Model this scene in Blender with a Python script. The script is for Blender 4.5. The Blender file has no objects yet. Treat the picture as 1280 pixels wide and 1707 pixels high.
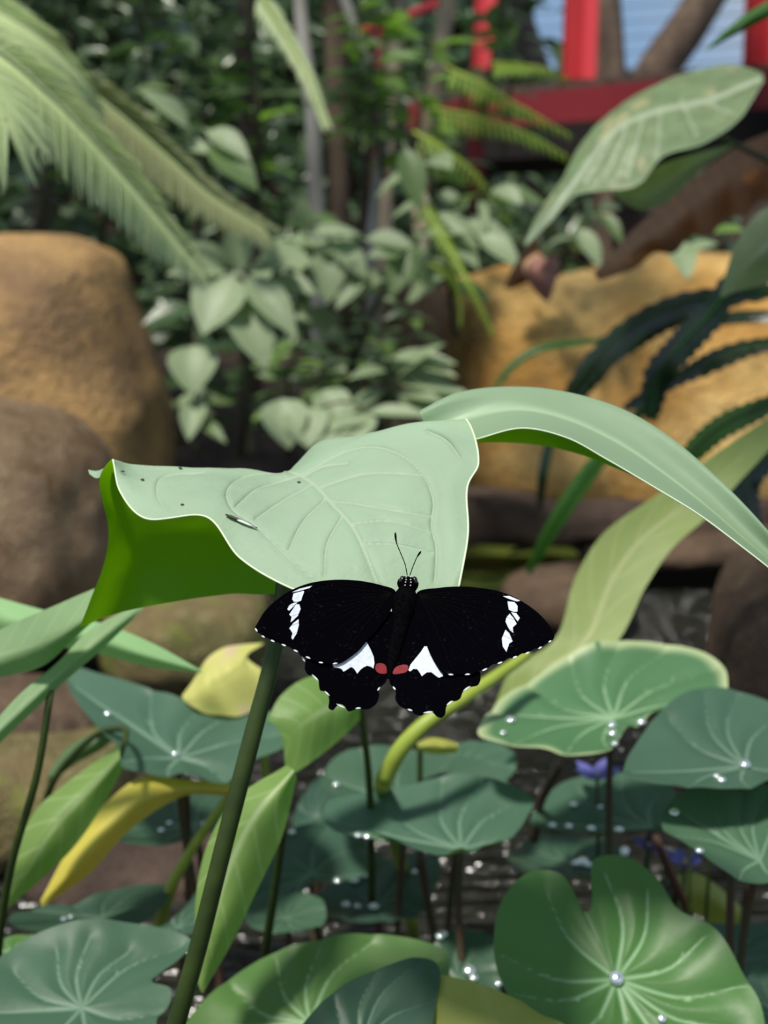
import bpy, bmesh, math, random
import numpy as np
from mathutils import Vector, Matrix, noise
from mathutils.geometry import tessellate_polygon
random.seed(11)
rnd = random.Random(5)
SC = bpy.context.scene
COL = SC.collection

# ------------------------------------------------------------------ camera, sky, sun, exposure
FPX, CX, CY = 2100.0, 640.0, 853.5
PITCH = math.radians(8.0)
CAM = Vector((0, 0, 0.68))
cam_d = bpy.data.cameras.new('camera')
cam_d.sensor_fit = 'VERTICAL'
cam_d.sensor_height = 40.64
cam_d.sensor_width = 30.48
cam_d.lens = 50.0
cam_d.clip_start = 0.02
cam_d.dof.use_dof = True
cam_d.dof.focus_distance = 0.478
cam_d.dof.aperture_fstop = 10.5
cam_o = bpy.data.objects.new('camera', cam_d)
cam_o.location = CAM
cam_o.rotation_euler = (math.radians(90) - PITCH, 0, 0)
COL.objects.link(cam_o)
SC.camera = cam_o
SC.view_settings.view_transform = 'Standard'
SC.view_settings.look = 'None'
SC.view_settings.gamma = 1.0
SC.view_settings.use_curve_mapping = False
SC.view_settings.exposure = 0.0

W = bpy.data.worlds.new('sky'); SC.world = W; W.use_nodes = True
wn = W.node_tree.nodes; wl = W.node_tree.links
bg = wn['Background']
wtc = wn.new('ShaderNodeTexCoord'); wno = wn.new('ShaderNodeTexNoise'); wno.inputs['Scale'].default_value = 2.2; wno.inputs['Detail'].default_value = 5
wrp = wn.new('ShaderNodeValToRGB'); wrp.color_ramp.elements[0].position = 0.42; wrp.color_ramp.elements[1].position = 0.70
wrp.color_ramp.elements[0].color = (0.42, 0.66, 1.0, 1); wrp.color_ramp.elements[1].color = (1.0, 0.99, 0.96, 1)
wl.new(wtc.outputs['Generated'], wno.inputs['Vector']); wl.new(wno.outputs['Fac'], wrp.inputs['Fac']); wl.new(wrp.outputs['Color'], bg.inputs['Color'])
bg.inputs['Strength'].default_value = 0.6

sun_d = bpy.data.lights.new('sun', 'SUN'); sun_d.energy = 4.4; sun_d.angle = math.radians(6); sun_d.color = (1.0, 0.95, 0.84)
sun_o = bpy.data.objects.new('sun', sun_d); COL.objects.link(sun_o); sun_o.location = (0, 0, 5)
SUNDIR = Vector((-0.28, -0.48, 1.0)).normalized()      # towards the sun
sun_o.rotation_euler = SUNDIR.to_track_quat('Z', 'Y').to_euler()

# ------------------------------------------------------------------ helpers
FW = Vector((0, math.cos(PITCH), -math.sin(PITCH)))
UPV = Vector((0, math.sin(PITCH), math.cos(PITCH)))
RT = Vector((1, 0, 0))
def ray(x, y): return FW + RT * ((x - CX) / FPX) - UPV * ((y - CY) / FPX)
def P(x, y, d): return CAM + ray(x, y) * d
def onplane(x, y, p0, n):
    r = ray(x, y); return CAM + r * ((p0 - CAM).dot(n) / r.dot(n))
def px(p):
    q = p - CAM; z = q.dot(FW); return (CX + FPX * q.dot(RT) / z, CY - FPX * q.dot(UPV) / z)
def ray_z(x, y, z=0.0):
    r = ray(x, y); return CAM + r * ((z - CAM.z) / r.z)

def hx(h, k=1.0):
    h = h.lstrip('#'); o = []
    for i in (0, 2, 4):
        c = int(h[i:i+2], 16) / 255
        o.append((c / 12.92 if c <= 0.04045 else ((c + 0.055) / 1.055) ** 2.4) * k)
    return (o[0], o[1], o[2], 1.0)

def resample(pts, n, closed=False):
    """Catmull-Rom through pts, n samples evenly spaced by chord length"""
    A = np.array([tuple(p) for p in pts], dtype=float)
    if closed: A = np.vstack([A, A[:1]])
    seg = np.linalg.norm(np.diff(A, axis=0), axis=1); seg[seg < 1e-9] = 1e-9
    t = np.concatenate([[0], np.cumsum(seg)])
    if closed:
        m = (A[1] - A[-2]) / (t[1] + seg[-1]); M = [m]
    else: M = [(A[1] - A[0]) / seg[0]]
    for i in range(1, len(A) - 1):
        M.append(0.5 * ((A[i+1] - A[i]) / seg[i] + (A[i] - A[i-1]) / seg[i-1]))
    M.append(M[0] if closed else (A[-1] - A[-2]) / seg[-1])
    s = np.linspace(0, t[-1], n, endpoint=not closed)
    k = np.clip(np.searchsorted(t, s, side='right') - 1, 0, len(A) - 2)
    h = seg[k]; u = ((s - t[k]) / h)[:, None]; h = h[:, None]; M = np.array(M)
    return (2*u**3 - 3*u**2 + 1) * A[k] + (u**3 - 2*u**2 + u) * h * M[k] + (-2*u**3 + 3*u**2) * A[k+1] + (u**3 - u**2) * h * M[k+1]

def new_mesh(name, verts, faces, mat=None, leaf=None, smooth=True):
    me = bpy.data.meshes.new(name)
    me.from_pydata([tuple(v) for v in verts], [], faces)
    if smooth and len(me.polygons): me.polygons.foreach_set('use_smooth', [True] * len(me.polygons))
    if leaf is not None:
        at = me.attributes.new('leaf', 'FLOAT_VECTOR', 'POINT'); at.data.foreach_set('vector', np.asarray(leaf, dtype=np.float32).ravel())
    if mat: me.materials.append(mat)
    me.update(); return me
def link(name, data, parent=None):
    o = bpy.data.objects.new(name, data); COL.objects.link(o)
    if parent is not None:
        o.parent = parent; o.matrix_parent_inverse = Matrix.Translation(-Vector(parent.get('_base', (0, 0, 0))))
    return o
def tag(o, label, cat, group=None, kind=None):
    o['label'] = label; o['category'] = cat
    if group: o['group'] = group
    if kind: o['kind'] = kind
    return o
BASES = {}
def thing(name, label, cat, loc, group=None):
    o = bpy.data.objects.new(name, None); COL.objects.link(o); o.location = loc; o.empty_display_size = 0.02
    BASES[o.name] = Vector(loc); return tag(o, label, cat, group)
def part(name, verts, faces, mat, parent, leaf=None, smooth=True):
    return part_me(name, new_mesh(name, verts, faces, mat, leaf, smooth), parent)
def root_of(o):
    while o.parent: o = o.parent
    return o
def part_me(name, me, parent, M=None):
    o = bpy.data.objects.new(name, me); COL.objects.link(o); o.parent = parent
    if parent.parent is None:
        o.matrix_parent_inverse = Matrix.Translation(-BASES.get(parent.name, Vector((0, 0, 0))))
    else:
        o.matrix_parent_inverse = parent.matrix_basis.inverted()
    if M is not None: o.matrix_basis = M
    return o
def solo(name, verts, faces, mat, label, cat, group=None, kind=None, leaf=None, smooth=True, base=None):
    V = [Vector(v) for v in verts]
    if base is None:
        base = Vector((sum(v.x for v in V) / len(V), sum(v.y for v in V) / len(V), min(v.z for v in V)))
    me = new_mesh(name, [v - base for v in V], faces, mat, leaf, smooth)
    o = bpy.data.objects.new(name, me); COL.objects.link(o); o.location = base
    BASES[o.name] = base
    if label: tag(o, label, cat, group, kind)
    return o

def grid_faces(nu, nv, off=0, closed=False):
    f = []
    for i in range(nu if closed else nu - 1):
        for j in range(nv - 1):
            a = off + i * nv + j; b = off + ((i + 1) % nu) * nv + j
            f.append((a, b, b + 1, a + 1))
    return f
def tube(path, rad, seg=8, cap=True):
    pts = [Vector(p) for p in path]; n = len(pts); verts = []; faces = []
    prev = None
    for i, p in enumerate(pts):
        t = (pts[min(i + 1, n - 1)] - pts[max(i - 1, 0)]).normalized()
        if prev is None:
            a = t.orthogonal().normalized()
        else:
            a = (prev - t * prev.dot(t)); a = a.normalized() if a.length > 1e-6 else t.orthogonal().normalized()
        prev = a; b = t.cross(a); r = rad[i] if hasattr(rad, '__len__') else rad
        for k in range(seg):
            an = 2 * math.pi * k / seg; verts.append(p + (a * math.cos(an) + b * math.sin(an)) * r)
    for i in range(n - 1):
        for k in range(seg):
            k2 = (k + 1) % seg; faces.append((i*seg+k, i*seg+k2, (i+1)*seg+k2, (i+1)*seg+k))
    if cap:
        faces.append(tuple(range(seg))[::-1]); faces.append(tuple((n-1)*seg + k for k in range(seg)))
    return verts, faces
def ptube(pts, rad, n=24, seg=8):
    """pts: (x, y, d) pixels with depth -> smooth world tube"""
    W3 = [P(*p) for p in pts]; S = resample(W3, n)
    if hasattr(rad, '__len__'): rad = np.interp(np.linspace(0, 1, n), np.linspace(0, 1, len(rad)), rad)
    return tube([Vector(s) for s in S], rad, seg)
def bar(p, q, w, h, up=Vector((0, 0, 1))):
    t = (q - p).normalized(); s = t.cross(up).normalized() * (w / 2); u = s.cross(t).normalized() * (h / 2)
    v = [p - s - u, p + s - u, p + s + u, p - s + u, q - s - u, q + s - u, q + s + u, q - s + u]
    return v, [(0, 3, 2, 1), (4, 5, 6, 7), (0, 1, 5, 4), (1, 2, 6, 5), (2, 3, 7, 6), (3, 0, 4, 7)]
def frame_mat(o, y, z, sx, sy, sz):
    y = y.normalized(); x = y.cross(z)
    if x.length < 1e-4: x = y.orthogonal()
    x.normalize(); z = x.cross(y)
    return Matrix(((x.x*sx, y.x*sy, z.x*sz, o.x), (x.y*sx, y.y*sy, z.y*sz, o.y), (x.z*sx, y.z*sy, z.z*sz, o.z), (0, 0, 0, 1)))
def seg_dist(p, poly):
    p = np.asarray(p); best = np.full(len(p), 1e9)
    for a, b in zip(poly[:-1], poly[1:]):
        a = np.array(a[:2], float); b = np.array(b[:2], float); ab = b - a; L = max((ab**2).sum(), 1e-9)
        t = np.clip(((p - a) @ ab) / L, 0, 1); q = a + t[:, None] * ab
        best = np.minimum(best, np.linalg.norm(p - q, axis=1))
    return best

# ------------------------------------------------------------------ materials
class N:
    def __init__(s, name):
        s.m = bpy.data.materials.new(name); s.m.use_nodes = True; s.t = s.m.node_tree; s.n = s.t.nodes; s.n.clear()
        s.out = s.n.new('ShaderNodeOutputMaterial')
    def new(s, ty, **kw):
        n = s.n.new(ty)
        for k, v in kw.items():
            if hasattr(n, k) and k not in n.inputs: setattr(n, k, v)
            else: s.set(n, k, v)
        return n
    def set(s, n, k, v):
        i = n.inputs[k]
        if hasattr(v, 'is_output'): s.t.links.new(v, i)
        else: i.default_value = v
    def math(s, op, a, b=0.0, c=0.0, clamp=False):
        n = s.n.new('ShaderNodeMath'); n.operation = op; n.use_clamp = clamp
        for i, v in enumerate((a, b, c)):
            if hasattr(v, 'is_output'): s.t.links.new(v, n.inputs[i])
            else: n.inputs[i].default_value = v
        return n.outputs[0]
    def mix(s, f, a, b, mode='MIX'):
        n = s.n.new('ShaderNodeMix'); n.data_type = 'RGBA'; n.blend_type = mode
        for i, v in ((0, f), (6, a), (7, b)):
            if hasattr(v, 'is_output'): s.t.links.new(v, n.inputs[i])
            else: n.inputs[i].default_value = v
        return n.outputs[2]
    def rng(s, v, a, b, c, d, smooth=False):
        n = s.n.new('ShaderNodeMapRange'); n.interpolation_type = 'SMOOTHSTEP' if smooth else 'LINEAR'
        for i, q in enumerate((v, a, b, c, d)):
            if hasattr(q, 'is_output'): s.t.links.new(q, n.inputs[i])
            else: n.inputs[i].default_value = q
        return n.outputs[0]
    def noise(s, scale, detail=3, vec=None, rough=0.55, w=None):
        n = s.n.new('ShaderNodeTexNoise'); n.inputs['Scale'].default_value = scale; n.inputs['Detail'].default_value = detail; n.inputs['Roughness'].default_value = rough
        if w is not None: n.noise_dimensions = '4D'; s.t.links.new(w, n.inputs['W'])
        s.t.links.new(vec if vec is not None else s.obj(), n.inputs['Vector']); return n.outputs['Fac']
    def obj(s):
        if not hasattr(s, '_tc'): s._tc = s.n.new('ShaderNodeTexCoord')
        return s._tc.outputs['Object']
    def link(s, a, b): s.t.links.new(a, b)

def leaf_mat(name, top, under=None, vein=None, vw=0.03, vs=0.7, lat=0, latk=1.2, tr=0.3, rough=0.45, var=0.18, nscale=25.0, dark=0.75, blot=None, blot_pos=0.55, bump=0.15, spec=0.4, trcol=None, edge=None):
    s = N(name); under = under or top
    at = s.new('ShaderNodeAttribute', attribute_name='leaf'); sp = s.new('ShaderNodeSeparateXYZ'); s.link(at.outputs['Vector'], sp.inputs[0])
    u, v, vd = sp.outputs
    oi = s.new('ShaderNodeObjectInfo').outputs['Random']; w = s.math('MULTIPLY', oi, 37.0)
    nz = s.noise(nscale, 4, w=w)
    col = s.mix(s.rng(nz, 0.3, 0.7, 0, 1), tuple(c * dark for c in top[:3]) + (1,), top)
    if blot:
        b = s.noise(nscale * 0.55, 5, w=s.math('ADD', w, 9.0)); col = s.mix(s.rng(b, blot_pos, blot_pos + 0.12, 0, 1, True), col, blot)
    if edge:
        col = s.mix(s.rng(s.math('ABSOLUTE', v), 0.88, 1.0, 0, 0.8, True), col, edge)
    vf = 0.0
    if vein:
        wid = s.math('MULTIPLY', s.math('SUBTRACT', 1.25, u), vw)
        vf = s.rng(vd, 0.0, wid, vs, 0.0, True)
        if lat:
            ph = s.math('SUBTRACT', s.math('MULTIPLY', u, float(lat)), s.math('MULTIPLY', s.math('ABSOLUTE', v), latk))
            sn = s.math('ABSOLUTE', s.math('SUBTRACT', s.math('FRACT', ph), 0.5))
            lf = s.rng(sn, 0.0, 0.11, vs * 0.4, 0.0, True); vf = s.math('MAXIMUM', vf, lf)
        col = s.mix(vf, col, vein)
    hv = s.new('ShaderNodeHueSaturation'); s.link(col, hv.inputs['Color'])
    s.link(s.math('ADD', s.math('MULTIPLY', oi, 2 * var), 1 - var), hv.inputs['Value'])
    s.link(s.math('ADD', s.math('MULTIPLY', s.math('FRACT', s.math('MULTIPLY', oi, 7.3)), 0.03), 0.485), hv.inputs['Hue'])
    col = hv.outputs['Color']
    geo = s.new('ShaderNodeNewGeometry')
    col2 = s.mix(geo.outputs['Backfacing'], col, s.mix(s.rng(nz, 0.3, 0.7, 0, 1), tuple(c * dark for c in under[:3]) + (1,), under))
    p = s.new('ShaderNodeBsdfPrincipled'); s.link(col2, p.inputs['Base Color']); p.inputs['Roughness'].default_value = rough; p.inputs['Specular IOR Level'].default_value = spec
    if bump:
        bm = s.new('ShaderNodeBump'); bm.inputs['Strength'].default_value = bump; bm.inputs['Distance'].default_value = 0.002
        h = s.math('ADD', s.noise(nscale * 5, 3), s.math('MULTIPLY', vf, -0.8) if vein else 0.0)
        s.link(h, bm.inputs['Height']); s.link(bm.outputs[0], p.inputs['Normal'])
    t = s.new('ShaderNodeBsdfTranslucent'); t.inputs['Color'].default_value = trcol or tuple(min(1, c * 1.6) for c in top[:3]) + (1,)
    mx = s.new('ShaderNodeMixShader'); mx.inputs[0].default_value = tr
    s.link(p.outputs[0], mx.inputs[1]); s.link(t.outputs[0], mx.inputs[2]); s.link(mx.outputs[0], s.out.inputs[0]); return s.m

def plain(name, c, rough=0.6, c2=None, scale=20, spec=0.4, bump=0.0, metal=0, bscale=None, dist=0.002, lo=0.35, hi=0.65, stretch=None):
    s = N(name); p = s.new('ShaderNodeBsdfPrincipled')
    vec = s.obj()
    if stretch:
        mp = s.new('ShaderNodeMapping'); s.link(vec, mp.inputs[0]); mp.inputs['Scale'].default_value = stretch; vec = mp.outputs[0]
    if c2: s.link(s.mix(s.rng(s.noise(scale, 6, vec), lo, hi, 0, 1), c, c2), p.inputs['Base Color'])
    else: p.inputs['Base Color'].default_value = c
    p.inputs['Roughness'].default_value = rough; p.inputs['Specular IOR Level'].default_value = spec; p.inputs['Metallic'].default_value = metal
    if bump:
        bm = s.new('ShaderNodeBump'); bm.inputs['Strength'].default_value = bump; bm.inputs['Distance'].default_value = dist
        s.link(s.noise(bscale or scale * 3, 6, vec), bm.inputs['Height']); s.link(bm.outputs[0], p.inputs['Normal'])
    s.link(p.outputs[0], s.out.inputs[0]); return s.m

def rock_mat(name, a, b, c, moss=None, scale=4.0):
    s = N(name); p = s.new('ShaderNodeBsdfPrincipled'); p.inputs['Roughness'].default_value = 0.85; p.inputs['Specular IOR Level'].default_value = 0.25
    n1 = s.noise(scale, 8, rough=0.6); n2 = s.noise(scale * 5, 6, rough=0.7)
    col = s.mix(s.rng(n1, 0.40, 0.60, 0, 1), a, b); col = s.mix(s.rng(n2, 0.5, 0.75, 0, 0.85), col, c)
    if moss: col = s.mix(s.rng(s.noise(scale * 1.7, 5), 0.55, 0.66, 0, 0.8, True), col, moss)
    col = s.mix(s.rng(s.noise(scale * 18, 3), 0.62, 0.75, 0, 0.5), col, tuple(x * 0.25 for x in a[:3]) + (1,))
    s.link(col, p.inputs['Base Color'])
    bm = s.new('ShaderNodeBump'); bm.inputs['Strength'].default_value = 0.6; bm.inputs['Distance'].default_value = 0.02
    s.link(s.math('ADD', n2, s.noise(scale * 20, 4)), bm.inputs['Height']); s.link(bm.outputs[0], p.inputs['Normal'])
    s.link(p.outputs[0], s.out.inputs[0]); return s.m

M = {}
M['hero'] = leaf_mat('pale_arum_leaf', hx('#bdd5b8'), hx('#5c9410'), hx('#e0ead0'), vw=0.019, vs=0.42, tr=0.40, rough=0.5, var=0.0, nscale=18, dark=0.86, bump=0.5, trcol=hx('#86c400'), spec=0.3)
M['arch'] = leaf_mat('arched_arum_leaf', hx('#98b394'), hx('#5c9410'), hx('#bfdcb9'), vw=0.05, vs=0.7, tr=0.32, rough=0.45, var=0.0, nscale=14, dark=0.93, bump=0.12, trcol=hx('#86c400'))
M['margin'] = plain('pale_margin', hx('#d3e2bf'), 0.6)
M['sidel'] = leaf_mat('side_arum_leaf', hx('#9ab584'), hx('#7a9c50'), hx('#bcd2a4'), vw=0.05, vs=0.5, lat=7, tr=0.35, rough=0.5, var=0.03, dark=0.85, trcol=hx('#86c440'))
M['palel'] = leaf_mat('sunlit_pale_leaf', hx('#b4dd9e'), hx('#8ebf60'), None, tr=0.35, rough=0.5, var=0.03, trcol=hx('#a0d860'), dark=0.9)
M['blade'] = leaf_mat('bright_blade_leaf', hx('#86a95c'), hx('#789c48'), hx('#c4d8a4'), vw=0.06, vs=0.7, lat=6, tr=0.4, rough=0.45, var=0.03, trcol=hx('#8cc43c'), dark=0.8)
M['limeback'] = leaf_mat('lime_back_leaf', hx('#a4b86c'), hx('#94ac58'), hx('#cfd49a'), vw=0.055, vs=0.8, lat=9, latk=1.6, tr=0.4, rough=0.5, var=0.0, trcol=hx('#a8c44c'), dark=0.85)
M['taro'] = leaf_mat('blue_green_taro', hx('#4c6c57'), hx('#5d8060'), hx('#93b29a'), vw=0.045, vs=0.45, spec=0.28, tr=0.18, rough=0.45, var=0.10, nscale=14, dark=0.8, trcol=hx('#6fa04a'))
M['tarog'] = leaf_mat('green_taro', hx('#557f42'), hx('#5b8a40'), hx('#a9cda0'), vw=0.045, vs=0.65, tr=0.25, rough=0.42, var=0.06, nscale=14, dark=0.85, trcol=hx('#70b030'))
M['tarod'] = leaf_mat('shaded_taro', hx('#3c5a49'), hx('#3c5a3c'), hx('#7f9f86'), vw=0.04, vs=0.5, tr=0.18, rough=0.42, var=0.12, nscale=14, dark=0.8, trcol=hx('#5c8c34'))  # darker copy of the taro green, shade put into the base colour
M['tarov'] = leaf_mat('pale_edged_taro', hx('#557f58'), hx('#5d8060'), hx('#a8c8a0'), vw=0.035, vs=0.7, tr=0.2, rough=0.4, var=0.0, nscale=14, dark=0.85, edge=hx('#c4d2a0'), blot=hx('#bccf9c'), blot_pos=0.60, trcol=hx('#70a040'))
M['yellow'] = leaf_mat('yellowing_leaf', hx('#e0ca5c'), hx('#c8b04a'), hx('#d8cd80'), vw=0.05, vs=0.5, tr=0.35, rough=0.5, var=0.03, blot=hx('#d98f3a'), blot_pos=0.62, dark=0.85, trcol=hx('#d8c040'))
M['yellowp'] = leaf_mat('yellow_leaf_pink_edge', hx('#e4dc86'), hx('#c0b860'), hx('#b3ba62'), vw=0.05, vs=0.6, tr=0.35, rough=0.5, var=0.0, nscale=60, blot=hx('#e6c4ae'), blot_pos=0.58, dark=0.9, trcol=hx('#d0d060'))
M['yg'] = leaf_mat('yellow_green_leaf', hx('#b2b65c'), hx('#8c9c40'), hx('#b8c070'), vw=0.04, vs=0.5, tr=0.35, rough=0.5, var=0.05, dark=0.8, trcol=hx('#a8b840'))
M['palm'] = leaf_mat('pale_frond', hx('#e2efbc'), hx('#d8e8b0'), hx('#ecf4d0'), vw=0.1, vs=0.3, tr=0.22, rough=0.5, var=0.1, dark=0.92, trcol=hx('#e2f0b8'))
M['palmo'] = leaf_mat('olive_frond', hx('#b4b98c'), hx('#acb282'), None, tr=0.2, rough=0.5, var=0.2, trcol=hx('#98b050'))
M['fern'] = leaf_mat('yellow_green_fern', hx('#93b33c'), hx('#86a834'), None, tr=0.4, rough=0.45, var=0.2, trcol=hx('#a8d030'))
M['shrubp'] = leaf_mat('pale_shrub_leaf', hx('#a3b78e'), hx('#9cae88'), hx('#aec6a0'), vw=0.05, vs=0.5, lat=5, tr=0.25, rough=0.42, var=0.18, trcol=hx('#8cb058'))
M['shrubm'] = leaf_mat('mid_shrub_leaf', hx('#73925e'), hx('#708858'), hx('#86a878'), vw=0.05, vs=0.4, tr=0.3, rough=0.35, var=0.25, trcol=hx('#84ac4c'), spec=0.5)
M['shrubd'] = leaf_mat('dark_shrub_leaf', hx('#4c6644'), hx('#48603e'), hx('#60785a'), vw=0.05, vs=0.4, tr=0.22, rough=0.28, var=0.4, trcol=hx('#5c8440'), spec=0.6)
M['bright'] = leaf_mat('vivid_leaf', hx('#7fa856'), hx('#7ca050'), None, tr=0.42, rough=0.35, var=0.25, trcol=hx('#98cc48'), spec=0.5)
M['strap'] = leaf_mat('dark_strap_leaf', hx('#14281a'), hx('#0e1c12'), None, tr=0.08, rough=0.22, var=0.2, nscale=30, trcol=hx('#3c6c10'), spec=0.6, bump=0.5)
M['strapg'] = leaf_mat('green_strap_leaf', hx('#3c6a2a'), hx('#2c5018'), None, tr=0.2, rough=0.3, var=0.1, trcol=hx('#508c14'))
M['mottled'] = leaf_mat('mottled_arum_leaf', hx('#93a87c'), hx('#98a47c'), hx('#cad6bc'), vw=0.05, vs=0.85, tr=0.4, rough=0.42, var=0.0, nscale=48, blot=hx('#bdb68c'), blot_pos=0.54, dark=0.62, trcol=hx('#a0b860'))
M['dead'] = leaf_mat('dead_brown_leaf', hx('#2f2011'), hx('#3a2814'), hx('#8a5a1c'), vw=0.02, vs=0.3, lat=15, latk=0.3, tr=0.3, rough=0.7, var=0.1, nscale=32, blot=hx('#7c5218'), blot_pos=0.56, dark=0.5, trcol=hx('#c07c18'))
M['deadp'] = leaf_mat('dead_pink_leaf', hx('#a87c6c'), hx('#8a5c50'), None, tr=0.2, rough=0.7, var=0.1, blot=hx('#c8a878'), dark=0.6)
M['stem'] = plain('dark_green_stalk', hx('#39491b'), 0.45, hx('#2c3b18'), 60)
M['stemy'] = plain('lime_stalk', hx('#98a844'), 0.45, hx('#8a9a3a'), 40)
M['stemr'] = plain('reddish_stalk', hx('#5d4038'), 0.5, hx('#4a4a30'), 20)
M['twig'] = plain('twig_bark', hx('#5a5442'), 0.8, hx('#3f4a30'), 30)
M['barkg'] = plain('grey_bark', hx('#a5a19c'), 0.8, hx('#7c776f'), 14, bump=0.5, stretch=(1, 1, 0.3))
M['barkb'] = plain('brown_bark', hx('#6b5a4c'), 0.85, hx('#48392f'), 16, bump=0.6, stretch=(1, 1, 0.3))
M['barkt'] = plain('tan_bark', hx('#b5a48f'), 0.8, hx('#938370'), 16, bump=0.4, stretch=(1, 1, 0.3))
M['soil'] = plain('dark_soil', hx('#3d3128'), 0.95, hx('#241c16'), 9, bump=0.8, dist=0.03)
M['rock1'] = rock_mat('tan_boulder', hx('#82684c'), hx('#ba9562'), hx('#6e5a48'), None, 3.4)
M['rock2'] = rock_mat('brown_boulder', hx('#8f7860'), hx('#6f5840'), hx('#a89478'), None, 8.0)
M['rockm'] = rock_mat('mossy_rock', hx('#7c6c4c'), hx('#6a6440'), hx('#9c9468'), hx('#7c8440'), 9.0)
M['rocky'] = rock_mat('golden_rock', hx('#b98a48'), hx('#e0ba78'), hx('#8a6c48'), None, 3.0)
M['rockd'] = rock_mat('wet_dark_rock', hx('#4a3c36'), hx('#5e4e44'), hx('#38302e'), None, 8.0)
M['rockr'] = rock_mat('reddish_rock', hx('#6c5847'), hx('#54453a'), hx('#84715c'), None, 9.0)
M['red'] = plain('red_paint', hx('#b3252c'), 0.45, hx('#a02028'), 5)
M['redl'] = plain('bright_red_paint', hx('#d8404a'), 0.45)
M['reddk'] = plain('maroon_paint', hx('#84222a'), 0.5, hx('#741c24'), 5)
M['deck'] = plain('weathered_deck', hx('#5c4a42'), 0.85, hx('#453a35'), 12)
M['under'] = plain('shade_dark_timber', hx('#1a1514'), 0.9)  # near-black: the shade under the bridge is put into the timber colour
M['wire'] = plain('steel_cable', hx('#4a3c36'), 0.7)
M['flower'] = leaf_mat('violet_petal', hx('#8484dc'), hx('#7676cc'), None, tr=0.25, rough=0.5, var=0.1)
M['pad'] = leaf_mat('lily_pad', hx('#76883c'), hx('#66783c'), None, tr=0.1, rough=0.4, var=0.15)
M['wing'] = None
def water_mat():
    s = N('pond_water'); p = s.new('ShaderNodeBsdfPrincipled')
    p.inputs['Base Color'].default_value = hx('#2a2a24'); p.inputs['Roughness'].default_value = 0.08; p.inputs['IOR'].default_value = 1.33; p.inputs['Specular IOR Level'].default_value = 0.8
    mp = s.new('ShaderNodeMapping'); s.link(s.obj(), mp.inputs[0]); mp.inputs['Scale'].default_value = (1.0, 3.0, 1.0)
    bm = s.new('ShaderNodeBump'); bm.inputs['Strength'].default_value = 1.0; bm.inputs['Distance'].default_value = 0.07
    s.link(s.noise(13, 2, mp.outputs[0]), bm.inputs['Height']); s.link(bm.outputs[0], p.inputs['Normal']); s.link(p.outputs[0], s.out.inputs[0]); return s.m
def wing_mat():
    s = N('black_wing_scales'); p = s.new('ShaderNodeBsdfPrincipled'); p.inputs['Roughness'].default_value = 0.75; p.inputs['Specular IOR Level'].default_value = 0.0
    n = s.noise(900, 2); n2 = s.noise(220, 3)
    f = s.math('MULTIPLY', s.rng(n, 0.6, 0.75, 0, 1), s.rng(n2, 0.5, 0.65, 0, 1))
    s.link(s.mix(s.math('MULTIPLY', f, 0.55), (0.0016, 0.0014, 0.0026, 1), (0.03, 0.028, 0.036, 1)), p.inputs['Base Color']); s.link(p.outputs[0], s.out.inputs[0]); return s.m
M['water'] = water_mat(); M['wing'] = wing_mat()
M['wwhite'] = plain('white_wing_scales', hx('#dfe4ec'), 0.8, hx('#c9d0dc'), 700)
M['wred'] = plain('crimson_wing_scales', hx('#8c1a26'), 0.7, hx('#74121c'), 500)
M['wvein'] = plain('wing_vein', (0.0036, 0.003, 0.0034, 1), 0.8, spec=0.02)
M['body'] = plain('black_fur', (0.0016, 0.0014, 0.002, 1), 0.9, (0.004, 0.0034, 0.004, 1), 800, spec=0.0, bump=0.6, bscale=1500, dist=0.0004)
M['eye'] = plain('dark_eye', (0.012, 0.010, 0.010, 1), 0.18, spec=0.6)
M['dot'] = plain('white_dot', hx('#c8c8cc'), 0.6)

# ------------------------------------------------------------------ ground and pond
def ground_z(x, y):
    z = -0.16
    t = max(0, min(1, (y - 3.3) / 0.9)); z += t * 0.55
    z += max(0, y - 4.2) * 0.16
    l = max(0, min(1, (-0.12 - x) / 0.15)) * max(0, min(1, (y - 1.2) / 0.2)); z = max(z, -0.16 + 0.36 * l)
    h = max(0, min(1, (y - 6.9) / 1.4)); z += h * (1.3 + 2.6 * max(0, min(1, (1.0 - x) / .4)))
    return z + 0.04 * noise.noise(Vector((x * 2.2, y * 2.2, 0))) + 0.02 * noise.noise(Vector((x * 7, y * 7, 3)))
gv = []; nx, ny = 90, 110
for i in range(nx):
    for j in range(ny):
        x = -5 + 10 * i / (nx - 1); y = -1.5 + 10.5 * j / (ny - 1); gv.append((x, y, ground_z(x, y)))
g = solo('ground', gv, grid_faces(nx, ny), M['soil'], 'dark earth bank around and under the pond', 'ground', kind='structure', base=Vector((0, 0, 0)))
WZ = 0.15
wv = [(-5, -1.5, WZ), (5, -1.5, WZ), (5, 4.4, WZ), (-5, 4.4, WZ)]
solo('pond_water', wv, [(0, 1, 2, 3)], M['water'], 'dark rippled pond water behind the butterfly', 'water', kind='structure', base=Vector((0, 0, WZ)))

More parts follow.
